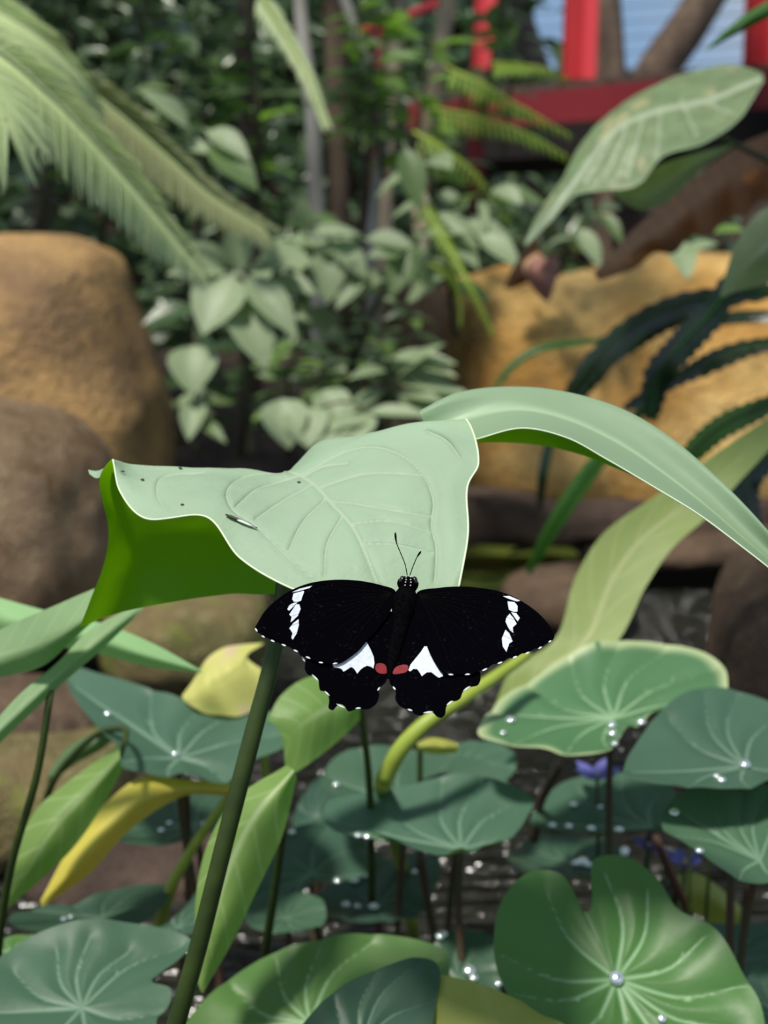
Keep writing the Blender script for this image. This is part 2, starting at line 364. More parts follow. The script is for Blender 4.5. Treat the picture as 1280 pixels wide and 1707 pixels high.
# ------------------------------------------------------------------ boulders
def boulder(name, label, outline, d, th, mat, amp=0.02, freq=6, blocky=0.55, lean=0.0, cat='boulder', n=90, rings=26):
    O = resample([P(x, y, d) for x, y in outline], n, True); c = O.mean(axis=0); V = []
    for j in range(rings):
        f = -math.pi / 2 + math.pi * j / (rings - 1); s = max(0.0, math.cos(f)) ** blocky; o = math.copysign(abs(math.sin(f)) ** 0.8, f) * th
        for i in range(n):
            p = Vector(c + (O[i] - c) * s); p.y += o + lean * (p.z - c[2])
            q = p * freq
            p += Vector((noise.noise(q), noise.noise(q + Vector((7, 1, 3))), noise.noise(q + Vector((2, 9, 5))))) * amp
            p += Vector((noise.noise(q * 3.1), noise.noise(q * 3.1 + Vector((7, 1, 3))), noise.noise(q * 3.1 + Vector((2, 9, 5))))) * amp * 0.35
            V.append(p)
    F = []
    for j in range(rings - 1):
        for i in range(n):
            F.append((j*n + i, j*n + (i+1) % n, (j+1)*n + (i+1) % n, (j+1)*n + i))
    return solo(name, V, F, mat, label, cat)
boulder('boulder', 'large smooth tan boulder with flat top at the left, beside dark shrubs',
        [(-120,408),(0,404),(90,404),(160,409),(192,428),(208,460),(224,510),(244,570),(266,630),(284,690),(286,745),(276,800),(230,870),(100,930),(-120,950)], 2.42, 0.33, M['rock1'], 0.022, 5)
boulder('boulder', 'rough brown boulder in front of the tan one, left of the pale hero leaf',
        [(-140,668),(-20,668),(50,682),(110,706),(150,748),(170,810),(182,880),(186,950),(176,1010),(120,1070),(0,1100),(-140,1100)], 1.78, 0.24, M['rock2'], 0.014, 9)
boulder('mossy_rock', 'low mossy olive rock below the leaf underside, left of the stalk',
        [(180,1000),(260,985),(350,975),(430,985),(455,1030),(440,1090),(370,1130),(260,1140),(190,1110)], 1.75, 0.14, M['rockm'], 0.012, 12, cat='rock')
boulder('stone', 'reddish stone on the bank behind the dark thin stalk at left',
        [(-60,1150),(20,1140),(110,1150),(165,1165),(180,1210),(150,1240),(40,1250),(-60,1250)], 1.45, 0.1, M['rockr'], 0.010, 14, cat='rock')
boulder('stone', 'lichen-speckled grey stone low at the left edge under the taro leaves',
        [(-60,1245),(30,1235),(120,1240),(200,1250),(215,1310),(170,1390),(60,1420),(-60,1420)], 1.32, 0.1, M['rockm'], 0.010, 14, cat='rock')
boulder('stone', 'dark wet stone behind the yellow leaf at lower left',
        [(60,1400),(200,1385),(330,1390),(380,1420),(370,1480),(250,1510),(80,1500)], 1.27, 0.09, M['rockd'], 0.010, 14, cat='rock')
boulder('rock_face', 'golden ochre rock face behind the dark arching fronds at right',
        [(735,470),(790,445),(870,440),(950,455),(1040,440),(1150,425),(1290,420),(1420,430),(1440,620),(1420,850),(1280,880),(1050,880),(860,870),(760,860),(735,640)], 3.35, 0.35, M['rocky'], 0.04, 3.2, cat='rock')
boulder('rock_face', 'shaded brown rock slab left of the golden rock face',
        [(650,480),(690,455),(730,470),(745,560),(745,700),(740,820),(690,850),(630,820),(640,640)], 3.02, 0.12, M['rockr'], 0.03, 4, cat='rock')
boulder('boulder', 'rounded brown boulder in the water at the right edge below the lime leaf',
        [(1215,990),(1260,930),(1340,905),(1420,960),(1440,1150),(1350,1260),(1230,1260),(1195,1180),(1198,1080)], 1.5, 0.13, M['rockr'], 0.010, 9)
boulder('stone', 'flat russet stone at the waterline right of the butterfly wing tip',
        [(845,985),(900,958),(980,955),(1050,970),(1020,1000),(980,1025),(880,1030),(840,1010)], 2.3, 0.16, M['rockr'], 0.010, 10, cat='rock')
boulder('stone', 'brown stone bar across the far pond edge under the arched leaf',
        [(980,915),(1060,898),(1180,888),(1300,888),(1300,918),(1200,928),(1100,932),(1000,928)], 2.75, 0.16, M['rockr'], 0.012, 9, cat='rock')
boulder('stone', 'long dark kerb stone along the far pond edge behind the hero leaf',
        [(560,840),(700,815),(850,820),(1000,830),(1150,835),(1300,840),(1300,905),(1100,905),(850,905),(600,905)], 2.85, 0.1, M['rockd'], 0.02, 6, cat='rock')

# ------------------------------------------------------------------ traced leaf builders
def strip_leaf(name, rows, mat, parent, nu=48, nv=18, mid=0.5, veins=None, vscale=300.0, groove=0.0, margin=None, asp=0.35):
    """rows: polylines of (x, y, depth); each is smoothed along, then smoothed across"""
    R = [resample([P(*p) for p in r], nu) for r in rows]
    V = []; L = []
    for i in range(nu):
        c = resample([R[k][i] for k in range(len(R))], nv) if len(R) > 2 else np.array([R[0][i] + (R[1][i] - R[0][i]) * t for t in np.linspace(0, 1, nv)])
        for j in range(nv):
            t = j / (nv - 1); v = (t - mid) / (mid if t < mid else 1 - mid)
            V.append(Vector(c[j])); L.append([i / (nu - 1), v, abs(v) * asp])
    F = grid_faces(nu, nv)
    if veins:
        q = np.array([px(v) for v in V]); vd = np.full(len(V), 1e9)
        for k, ve in enumerate(veins):
            w = 1.0 if k == 0 else 1.9
            vd = np.minimum(vd, seg_dist(q, resample(ve, 30)) * w)
        for i in range(len(V)): L[i][2] = vd[i] / vscale; L[i][0] = 0.3
        if groove:
            A = np.array([tuple(v) for v in V]).reshape(nu, nv, 3)
            n = np.cross(np.gradient(A, axis=0), np.gradient(A, axis=1)); n /= np.linalg.norm(n, axis=2, keepdims=True) + 1e-12
            if n[:, :, 2].mean() < 0: n = -n
            A -= n * (groove * np.exp(-(vd / 7.0) ** 2)).reshape(nu, nv, 1)
            A += n * (groove * 0.5 * np.array([noise.noise(v * 90) for v in V])).reshape(nu, nv, 1)
            V = [Vector(a) for a in A.reshape(-1, 3)]
    o = part(name, V, F, mat, parent, L)
    G = np.array([tuple(v) for v in V]).reshape(nu, nv, 3)
    if margin:
        for e in (margin if isinstance(margin, tuple) else (margin,)):
            if e == 'first': pth = G[:, 0]
            elif e == 'last': pth = G[:, -1]
            elif e == 'start': pth = G[0, :]
            else: pth = G[-1, :]
            v, f = tube([Vector(p) for p in pth], 0.00042, 6); part('leaf_margin', v, f, M['margin'], o)
    return o, G

def polar_leaf(name, outline, centre, d, nrm, mat, parent, veins=None, cup=0.0, wave=0.0, k=5, ph=0.0, groove=0.01, fold=.16, rings=26, nveins=9, quilt=0.028):
    n = Vector(nrm).normalized(); p0 = P(centre[0], centre[1], d)
    x = n.cross(Vector((0, 1, 0)).cross(n)); ax = Vector((1, 0, 0)) - n * n.x; ax.normalize(); ay = n.cross(ax)
    D = resample([onplane(a, b, p0, n) for a, b in outline], 360, True)
    O2 = np.array([((Vector(q) - p0).dot(ax), (Vector(q) - p0).dot(ay)) for q in D]); R = np.linalg.norm(O2, axis=1).mean()
    ang = np.arctan2(O2[:, 1], O2[:, 0])
    if veins: VE = [np.array(((onplane(a, b, p0, n) - p0).dot(ax), (onplane(a, b, p0, n) - p0).dot(ay))) for a, b in veins]
    else: VE = [O2[int(360 * (q + 0.5) / nveins) % 360] for q in range(nveins)]
    PL = []
    m0 = VE[0] / np.linalg.norm(VE[0])
    for q, e in enumerate(VE):
        pe = np.array((-e[1], e[0])); sd = m0[0] * e[1] - m0[1] * e[0]; bow = 0.0 if q == 0 else -0.11 * (1 if sd > 0 else -1)
        pl = resample([(0, 0), tuple(e * .5 + pe * bow), tuple(e * .97)], 12); PL.append((pl, 1.0 if q == 0 else 1.35))
        for t0_, sg in ((.42, 1), (.55, -1), (.7, 1)):
            a = pl[int(t0_ * 11)]; dr = e / np.linalg.norm(e); c_, s_ = math.cos(.62 * sg), math.sin(.62 * sg); dr = np.array((dr[0] * c_ - dr[1] * s_, dr[0] * s_ + dr[1] * c_))
            PL.append(([tuple(a), tuple(a + dr * np.linalg.norm(e) * .28)], 9.0))
    idx = set(range(0, 360, 3))
    for e in VE:
        t = math.atan2(e[1], e[0]); i = int(np.argmin(np.abs(np.angle(np.exp(1j * (ang - t)))))); idx |= {(i - 2) % 360, (i - 1) % 360, i, (i + 1) % 360, (i + 2) % 360}
    idx = sorted(idx); rr = [0.03 + 0.97 * (q / (rings - 1)) ** 0.9 for q in range(rings)]
    pts = [np.zeros(2)]; rad = [0.0]; th = [0.0]
    for i in idx:
        for r in rr: pts.append(O2[i] * r); rad.append(r); th.append(ang[i])
    pts = np.array(pts); vd = np.full(len(pts), 1e9)
    vm = vd.copy()
    for pl, wt in PL:
        sd_ = seg_dist(pts, pl) * wt; vd = np.minimum(vd, sd_)
        if wt < 2: vm = np.minimum(vm, sd_)
    V = []; L = []
    for i in range(len(pts)):
        r = rad[i]; h = R * (fold * (abs(m0[0] * pts[i][1] - m0[1] * pts[i][0]) / R) * (.5 + .5 * r) - fold * .4 * r + cup * r * r + wave * r * r * math.sin(k * th[i] + ph) - groove * math.exp(-(vm[i] / R / 0.035) ** 2) + quilt * (1 - math.exp(-(vm[i] / R / 0.13) ** 2)))
        h += R * 0.02 * noise.noise(Vector((pts[i][0] / R * 3 + ph, pts[i][1] / R * 3, d * 9))) * r
        V.append(p0 + ax * pts[i][0] + ay * pts[i][1] + n * h); L.append([r, r * math.copysign(1, pts[i][0]), vd[i] / R])
    m = len(rr); F = grid_faces(len(idx), m, 1, True)
    for q in range(len(idx)): F.append((0, 1 + ((q + 1) % len(idx)) * m, 1 + q * m))
    F = [f[::-1] for f in F]
    o = part(name, V, F, mat, parent, L)
    me = o.data; me.update()
    if sum((p.normal * p.area for p in me.polygons), Vector()).dot(n) < 0: me.flip_normals()
    return o, p0, n, R

def flipcheck(o, d):
    me = o.data
    if sum((p.normal * p.area for p in me.polygons), Vector()).dot(Vector(d)) < 0: me.flip_normals()

# ------------------------------------------------------------------ hero leaf
hero = thing('arum_leaf', 'big pale grey-green arrow-shaped leaf on a dark stalk, carrying the black butterfly', 'leaf', P(130, 2650, 0.60))
cols = [  # each column: front edge ... ridge ... hanging back edge
 [(189,766,.530),(189,765.5,.531),(188,765,.532),(187,765,.533),(166,797,.545),(181,900,.560),(133,1046,.560)],
 [(200,818,.522),(206,800,.525),(214,785,.535),(224,774,.545),(216,850,.566),(232,930,.580),(196,1022,.580)],
 [(240,863,.512),(256,832,.518),(276,800,.530),(300,778,.545),(292,870,.575),(298,945,.585),(290,1003,.585)],
 [(345,862,.502),(358,838,.509),(374,806,.525),(395,781,.545),(390,870,.580),(390,940,.590),(385,990,.590)],
 [(400,930,.490),(425,880,.500),(456,822,.522),(484,783,.545),(474,800,.575),(474,900,.590),(470,984,.590)],
 [(480,978,.479),(505,910,.492),(528,820,.520),(540,755,.548),(534,737,.572),(536,780,.590),(540,830,.590)],
 [(575,1010,.473),(590,920,.487),(600,815,.515),(605,727,.548),(600,740,.570),(600,770,.580),(600,790,.585)],
 [(660,1035,.470),(665,930,.485),(668,810,.512),(682,706,.545),(685,735,.560),(688,750,.566),(690,760,.570)],
 [(735,1018,.473),(745,930,.487),(748,810,.512),(740,701,.540),(745,720,.548),(748,730,.552),(750,735,.555)],
 [(765,978,.479),(780,890,.490),(780,805,.506),(776,699,.535),(780,712,.538),(782,720,.540),(784,728,.542)],
]
for q in cols:
    a, b = q[2], q[3]; q.insert(3, (a[0] * .4 + b[0] * .6, a[1] * .4 + b[1] * .6, a[2] * .4 + b[2] * .6))
cols[-1][2] = (779, 812, .505); cols[-1][3] = (797, 772, .514); cols[-1][5:] = [(770,706,.540),(764,714,.545),(758,722,.548)]
cols[-2][5:] = [(738,712,.548),(736,722,.552),(734,730,.555)]
rows = [[c[k] for c in cols] for k in range(8)]
HV = [[(481,783),(514,799),(552,837),(590,881),(612,930),(632,980),(655,1030)],
 [(470,785),(393,799),(377,820),(388,848),(426,875),(475,924),(525,968)], [(503,790),(590,747),(645,747),(694,777),(722,831),(719,875),(727,913),(724,968)],
 [(711,717),(743,733),(765,760)], [(339,785),(265,799),(262,826),(276,848)], [(519,806),(459,840),(426,864)], [(541,830),(503,870),(481,915)], [(497,792),(426,815),(393,842)],
 [(548,832),(640,846),(716,859)], [(530,812),(612,788),(700,790)], [(583,872),(645,866),(715,885)], [(505,793),(540,776),(580,770)], [(600,905),(650,905),(720,920)], [(570,858),(545,905),(540,960)]]
hb, HG = strip_leaf('leaf_blade', rows, M['hero'], hero, nu=260, nv=110, veins=HV, vscale=330.0, groove=0.0008)
flipcheck(hb, (0, -0.6, 1)); 
# the rim of the blade, a thin pale margin
front = HG[:, 0]; 
v, f = tube([Vector(p) for p in front], 0.00045, 6); part('leaf_margin', v, f, M['margin'], hb)
ie = int(np.argmin([px(Vector(q))[1] for q in HG[-1]]))
right = HG[-1, :ie + 1]; v, f = tube([Vector(p) for p in right], 0.00045, 6); part('leaf_margin', v, f, M['margin'], hb)
tp_, _ = strip_leaf('curled_tip', [[(147,783,.566),(160,785,.562),(174,780,.556),(187,768,.546)], [(149,790,.562),(160,797,.556),(170,793,.550),(183,778,.544)]], M['hero'], hero, nu=20, nv=8); flipcheck(tp_, (0, -.6, 1))
v, f = ptube([(130,2650,.60),(205,2120,.575),(285,1740,.56),(330,1580,.555),(378,1390,.55),(425,1210,.55),(456,1090,.552),(470,1000,.556),(478,900,.556),(484,800,.552)], [.0068,.0064,.0058,.0052,.0046,.0042,.0040,.0040,.0036,.0030], 60, 14)
part('leaf_stalk', v, f, M['stem'], hero)

arch = thing('arum_leaf', 'long pale green leaf arching over to the right edge with its bright underside showing', 'leaf', P(1330, 975, .50))
rows = [
 [(775,738,.600),(850,738,.604),(905,743,.604),(965,757,.600),(1030,782,.592),(1110,820,.580),(1190,868,.565),(1260,925,.550),(1330,985,.54)],
 [(735,700,.585),(800,690,.590),(870,690,.592),(950,700,.590),(1030,730,.582),(1110,775,.572),(1190,835,.558),(1265,905,.546),(1335,975,.535)],
 [(700,690,.565),(760,658,.570),(865,645,.575),(960,657,.575),(1040,683,.570),(1115,728,.562),(1190,792,.552),(1262,866,.540),(1340,960,.530)],
 [(715,720,.555),(785,692,.555),(870,676,.556),(955,690,.556),(1035,725,.552),(1110,775,.546),(1185,833,.538),(1260,900,.530),(1338,972,.524)],
 [(745,745,.548),(795,732,.545),(870,714,.543),(945,730,.540),(1010,765,.538),(1090,812,.534),(1165,858,.528),(1245,918,.522),(1330,985,.518)],
]
rows[2] = [(x, y, d - .012) for x, y, d in rows[2]]; rows[4] = [(x, y, d - .014) for x, y, d in rows[4]]
ab, AG = strip_leaf('leaf_blade', rows, M['arch'], arch, nu=90, nv=40, mid=0.72, asp=0.5); flipcheck(ab, (0, -0.3, 1))
v, f = tube([Vector(p) for p in AG[:, -1]], 0.00035, 6); part('leaf_margin', v, f, M['margin'], ab)
v, f = ptube([(1334,980,.522),(1380,1040,.53),(1420,1200,.56),(1440,1700,.68)], [.002,.003,.003,.0035,.004], 24); part('leaf_stalk', v, f, M['stem'], arch)

# a thin dry fragment and tiny specks lying on the hero leaf
def leaf_hit(x, y):
    q = np.array([px(Vector(p)) for p in HG[:, :45].reshape(-1, 3)]); i = int(np.argmin(((q - (x, y)) ** 2).sum(axis=1))); return Vector(HG[:, :45].reshape(-1, 3)[i])
a, b = leaf_hit(376, 860), leaf_hit(430, 883); up = Vector((0, -0.5, 0.85)).normalized()
fr = thing('dry_fragment', 'thin dark dry sliver with a white streak lying on the pale leaf', 'fragment', a)
v, f = tube([Vector(p) + up * 0.0011 for p in resample([a, a.lerp(b, .3), a.lerp(b, .7), b], 12)], list(np.interp(range(12), [0, 2, 8, 11], [.0003, .0008, .0006, .0002])), 6); part('husk', v, f, plain('dark_husk', hx('#33301f'), 0.5), fr)
v, f = tube([a.lerp(b, t) + up * 0.0018 + Vector((0, 0, -.0006)) for t in (.3, .5, .75, .95)], [.0002, .0006, .0005, .0001], 6); part('white_streak', v, f, plain('white_husk', hx('#d8ded0'), 0.4), fr)
for sx, sy in ((202, 788), (235, 800), (298, 782), (300, 842), (495, 805)):
    p = leaf_hit(sx, sy); v, f = tube([p + up * .0006, p + up * .0006 + Vector((.0008, 0, .0001)), p + up * .0006 + Vector((.0016, 0.0002, -.0003))], [.0002, .0005, .0002], 5)
    solo('dark_speck', v, f, M['stemr'], 'tiny dark speck of debris on the pale leaf carrying the butterfly', 'speck', 'specks on the pale leaf')

# ------------------------------------------------------------------ butterfly
BN = Vector((0.03, -0.86, 0.50)).normalized(); B0 = P(672, 1075, 0.452)
BAX = (px(B0))
def z1(X, Y): return (400 + X / 2.3704, 880 + Y / 2.3704)
AXA, AXB = z1(664, 215), z1(592, 590)
def bpt(x, y, h=0.0):
    p = onplane(x, y, B0, BN)
    t = (y - AXA[1]) / (AXB[1] - AXA[1]); ax = AXA[0] + (AXB[0] - AXA[0]) * t
    return p + BN * (h + abs(x - ax) * 0.000022)
def plate(name, pts, h, th, mat, parent, smooth_n=None):
    q = [z1(*p) for p in pts]
    if smooth_n: q = [tuple(a) for a in resample(q, smooth_n, True)]
    T = [bpt(x, y, h) for x, y in q]; n = len(T); Bm = [p - BN * th for p in T]
    tri = tessellate_polygon([[Vector((x, y, 0)) for x, y in q]])
    F = []
    for t in tri:
        a, b, c = t
        if (T[b] - T[a]).cross(T[c] - T[a]).dot(BN) < 0: a, c = c, a
        F.append((a, b, c)); F.append((a + n, c + n, b + n))
    for i in range(n): F.append((i, (i + 1) % n, n + (i + 1) % n, n + i))
    return part(name, T + Bm, F, mat, parent, smooth=False)
bf = thing('butterfly', 'black butterfly with white wing patches and two red spots, wings spread on the pale leaf', 'butterfly', bpt(*z1(640, 400)))
LF = [(612,250),(560,232),(480,218),(400,215),(320,223),(260,238),(200,265),(150,300),(100,350),(74,393),(63,413),(68,428),(84,436),(95,449),(115,452),(130,465),(152,467),(172,480),(195,483),(217,498),(232,504),(243,520),(262,522),(276,532),(298,534),(316,545),(345,543),(372,548),(400,541),(432,520),(470,489),(495,459),(540,405),(585,345),(612,290)]
RF = [(700,258),(780,243),(860,240),(940,248),(1010,262),(1070,285),(1120,315),(1170,355),(1205,395),(1225,430),(1229,452),(1218,468),(1200,474),(1180,492),(1158,493),(1130,511),(1105,512),(1082,527),(1052,530),(1022,549),(992,552),(968,572),(945,575),(920,586),(893,592),(860,584),(830,592),(802,585),(772,545),(750,503),(735,465),(715,410),(690,335)]
LH = [(600,330),(612,430),(600,520),(581,560),(581,590),(577,606),(558,625),(548,632),(551,662),(541,690),(515,713),(492,718),(468,712),(448,722),(428,727),(412,706),(394,699),(380,710),(366,724),(350,716),(352,690),(348,665),(332,650),(318,648),(312,625),(310,606),(292,590),(272,588),(258,570),(258,545),(268,520),(330,480),(420,430),(520,370)]
RH = [(690,330),(640,430),(602,520),(590,570),(590,600),(596,620),(610,630),(616,650),(613,672),(628,700),(650,715),(668,716),(690,737),(718,742),(740,725),(760,732),(778,750),(795,755),(808,744),(814,712),(828,690),(850,690),(868,680),(878,655),(895,636),(918,634),(938,628),(947,605),(944,575),(900,530),(820,440),(740,370)]
lh = plate('hindwing', LH, -0.0006, 0.00015, M['wing'], bf, 150); rh = plate('hindwing', RH, -0.0006, 0.00015, M['wing'], bf, 150)
lf = plate('forewing', LF, 0.0006, 0.00015, M['wing'], bf, 170); rf = plate('forewing', RF, 0.0006, 0.00015, M['wing'], bf, 170)
plate('white_patch', [(500,452),(516,482),(528,510),(531,535),(527,556),(516,549),(503,546),(490,551),(476,562),(463,578),(455,565),(447,556),(438,553),(426,561),(409,572),(402,562),(392,558),(372,556),(366,548),(400,520),(450,480)], -0.0004, 0.0001, M['wwhite'], lh)
plate('white_patch', [(728,470),(715,490),(692,518),(674,540),(665,563),(672,568),(685,558),(700,560),(710,574),(718,588),(728,580),(738,573),(755,573),(768,584),(785,596),(800,590),(800,560),(770,500),(745,470)], -0.0004, 0.0001, M['wwhite'], rh)
plate('red_spot', [(534,550),(542,537),(558,535),(572,540),(578,550),(578,574),(562,576),(545,572),(536,562)], -0.0003, 0.0001, M['wred'], lh, 40)
plate('red_spot', [(605,576),(606,562),(616,550),(632,543),(655,541),(663,545),(659,568),(636,575)], -0.0003, 0.0001, M['wred'], rh, 40)
for w, sp in ((lf, [[(207,271),(238,256),(286,243),(276,252),(240,264)],[(213,276),(252,264),(255,268),(248,285),(243,302),(230,308),(215,308),(208,298)],[(189,338),(197,322),(212,313),(228,309),(213,326),(196,343)],[(211,336),(224,315),(236,318),(241,335),(230,362),(213,379),(202,388),(206,368),(197,358)],[(197,412),(213,390),(233,375),(234,398),(226,430),(210,456),(205,448),(209,430),(203,420)]]),
              (rf, [[(1033,284),(1058,284),(1100,304),(1088,307),(1052,294)],[(1051,305),(1078,309),(1090,325),(1089,347),(1072,347),(1056,338)],[(1064,348),(1085,353),(1098,372),(1090,386),(1078,368)],[(1059,354),(1074,372),(1086,395),(1071,408),(1073,430),(1058,418),(1043,385),(1047,368)],[(1043,417),(1058,432),(1070,463),(1057,472),(1046,504),(1032,482),(1029,450)]])):
    for q in sp: plate('white_spot', q, 0.00072, 0.0001, M['wwhite'], w)
def lunule(w, x, y, ang, L, h):
    c, s_ = math.cos(ang), math.sin(ang); q = []
    for k in range(9):
        t = -1 + k / 4; q.append((x + c * t * L - s_ * (-3.2 * (1 - t * t)), y + s_ * t * L + c * (-3.2 * (1 - t * t))))
    for k in range(9):
        t = 1 - k / 4; q.append((x + c * t * L - s_ * (2.6 * (1 - t * t)), y + s_ * t * L + c * (2.6 * (1 - t * t))))
    plate('white_fringe', q, h, 0.0001, M['wwhite'], w)
for x, y, a, L in ((68,422,1.0,9),(95,447,.5,8),(132,463,.35,9),(175,478,.3,10),(222,499,.4,10),(270,524,.4,10),(320,542,.1,9),(376,544,-.2,10)): lunule(lf, x, y, a, L, 0.0008)
for x, y, a, L in ((250,526,1.0,13),(297,598,.75,18),(344,659,.75,14),(398,707,.45,19),(467,714,-.1,11),(548,636,-1.0,9)): lunule(lh, x, y, a, L, -0.0003)
for x, y, a, L in ((1214,468,-.6,7),(1176,492,-.5,9),(1127,511,-.4,10),(1079,526,-.35,10),(1021,547,-.35,11),(962,572,-.4,12),(895,589,-.05,11),(830,588,.1,11)): lunule(rf, x, y, a, L, 0.0008)
for x, y, a, L in ((893,642,-.6,18),(826,697,-.65,15),(742,732,-.1,20),(671,721,.35,11),(609,633,.9,9)): lunule(rh, x, y, a, L, -0.0003)
# wing veins as fine ridges
for w, base, ends in ((lf, (600,262), [(300,232),(230,262),(150,335),(110,395),(110,440),(160,460),(210,480),(270,510),(330,525),(400,528)]), (rf, (708,268), [(1010,278),(1080,305),(1150,370),(1190,420),(1180,475),(1130,495),(1060,515),(990,540),(920,565),(840,572)])):
    for e in ends:
        m = ((base[0] + e[0]) / 2 , (base[1] + e[1]) / 2 - 10); S = resample([base, m, e], 14)
        v, f = tube([bpt(*z1(*s), 0.00066) for s in S], list(np.linspace(.00022, .00008, 14)), 4); part('wing_vein', v, f, M['wvein'], w)
# body: one continuous tapered mesh from abdomen to head
bp = [(590,592,.0008),(596,560,.0014),(604,520,.0021),(615,470,.0027),(627,420,.0030),(638,375,.0031),(644,335,.0040),(650,300,.0047),(655,272,.0046),(659,250,.0036),(661,240,.0031),(663,226,.0038),(664,210,.0039),(665,198,.0030),(666,193,.0012)]
S = resample([(x, y, r * 1e4) for x, y, r in bp], 60); pth = []; rad = []
for x, y, r in S: pth.append(bpt(*z1(x, y), -0.0012)); rad.append(r * 1e-4)
v, f = tube(pth, rad, 20); part('body', v, f, M['body'], bf)
def ball(c, r, n=12):
    V = []; F = []
    for i in range(n + 1):
        for j in range(2 * n):
            a = math.pi * i / n; b = math.pi * j / n; V.append(c + Vector((math.sin(a) * math.cos(b) * r[0], math.sin(a) * math.sin(b) * r[1], math.cos(a) * r[2])))
    for i in range(n):
        for j in range(2 * n): F.append((i*2*n + j, (i+1)*2*n + j, (i+1)*2*n + (j+1) % (2*n), i*2*n + (j+1) % (2*n)))
    return V, F
for ex, ey in ((641, 211), (689, 213)):
    v, f = ball(bpt(*z1(ex, ey), 0.0002), (.0012, .0016, .0019)); part('eye', v, f, M['eye'], bf)
for q in ([(660,194),(651,152),(632,108),(616,72),(611,38)], [(670,194),(684,156),(699,126),(712,110)]):
    S = resample(q, 24); pt = [bpt(*z1(*s), 0.0018 + 0.000005 * i * i) for i, s in enumerate(S)]
    v, f = tube(pt, [.00018] * 18 + [.00024, .0003, .00036, .0004, .00036, .0002], 6); part('antenna', v, f, M['wvein'], bf)
for q in ((655,204),(655,214),(653,224),(673,203),(673,214),(674,225),(651,236),(672,237)):
    c = bpt(*z1(*q), 0.0026); v, f = ball(c, (.00028,) * 3, 5); part('white_dot', v, f, M['dot'], bf)
for q in ([(640,262),(622,240),(600,218)], [(672,262),(700,246),(716,226)]):
    v, f = tube([bpt(*z1(*s), -0.001 - .0015 * i) for i, s in enumerate(resample(q, 8))], .0003, 6); part('leg', v, f, M['body'], bf)
# ------------------------------------------------------------------ leaves around the hero leaf
def strip_thing(name, label, rows, mat, stalk=None, smat='stem', srad=(.002, .003), cat='leaf', up=(0, -0.4, 1), nu=48, nv=18, mid=0.5, **kw):
    b = P(*stalk[-1]) if stalk else P(*rows[0][0])
    t = thing(name, label, cat, b)
    o, G = strip_leaf('leaf_blade', rows, M[mat], t, nu=nu, nv=nv, mid=mid, **kw); flipcheck(o, up)
    if mid is not None and M.get('rib_' + mat): pass
    if stalk:
        v, f = ptube(stalk, list(srad), 26); part('leaf_stalk', v, f, M[smat], t)
    return t, o, G
strip_thing('arum_leaf', 'sunlit yellow-green pointed leaf at the left edge, its tip reaching right below the hero leaf', [
  [(-40,985,.74),(70,1016,.75),(180,1042,.76),(260,1075,.77),(336,1118,.78)], [(-40,1020,.735),(60,1045,.74),(160,1065,.75),(250,1095,.76),(336,1119,.78)], [(-40,1062,.74),(60,1075,.745),(150,1086,.755),(240,1110,.765),(336,1122,.78)]],
  'palel', [(-30,1020,.74),(-60,1200,.76),(-70,1500,.82)])
strip_thing('arum_leaf', 'mid-green folded leaf at the left edge touching the bright leaf underside', [
  [(-50,1075,.70),(20,1040,.68),(90,1010,.665),(150,984,.66),(215,960,.655)], [(-50,1118,.685),(20,1090,.665),(90,1060,.65),(140,1032,.645),(215,985,.65)], [(-50,1135,.69),(20,1125,.675),(75,1108,.665),(120,1068,.66),(160,1030,.66)]],
  'sidel', [(-45,1115,.69),(-70,1300,.72),(-80,1550,.80)])
strip_thing('arum_leaf', 'narrow dull green leaf sloping from the hero leaf down to the left edge', [
  [(-30,1228,.66),(30,1160,.67),(95,1105,.68),(150,1050,.69),(225,1010,.70)], [(-30,1245,.655),(40,1180,.665),(105,1120,.675),(165,1070,.685),(235,1012,.70)], [(-30,1268,.66),(45,1195,.67),(115,1130,.68),(170,1082,.69),(240,1014,.70)]],
  'sidel', [(85,1150,.675),(62,1290,.68),(22,1430,.70),(0,1560,.73),(-10,1760,.78)], srad=(.002, .0026))
strip_thing('arum_leaf', 'yellow-green leaf lit from behind, hanging at the lower left beside the dark stalk', [
  [(200,1240,.80),(120,1298,.79),(60,1350,.78),(25,1420,.77),(0,1512,.77)], [(200,1262,.79),(140,1325,.78),(90,1380,.77),(50,1440,.765),(2,1516,.77)], [(203,1285,.80),(170,1345,.79),(125,1410,.78),(70,1465,.775),(5,1520,.77)]],
  'blade', [(200,1260,.80),(210,1230,.82),(205,1215,.85),(160,1225,.88),(90,1300,.90),(60,1450,.95)], srad=(.002, .003))
strip_thing('arum_leaf', 'withering yellow leaf with an orange tip pointing down-left among the taro', [
  [(390,1305,.86),(310,1300,.85),(235,1296,.84),(175,1340,.83),(115,1415,.82),(68,1500,.81)], [(390,1316,.855),(310,1315,.845),(250,1325,.83),(195,1370,.82),(130,1440,.81),(68,1507,.81)], [(390,1328,.86),(310,1326,.85),(270,1345,.84),(215,1385,.83),(145,1460,.82),(70,1512,.81)]],
  'yellow', [(390,1316,.86),(330,1400,.87),(285,1480,.88),(262,1560,.90)], 'stemy', (.003, .0045))
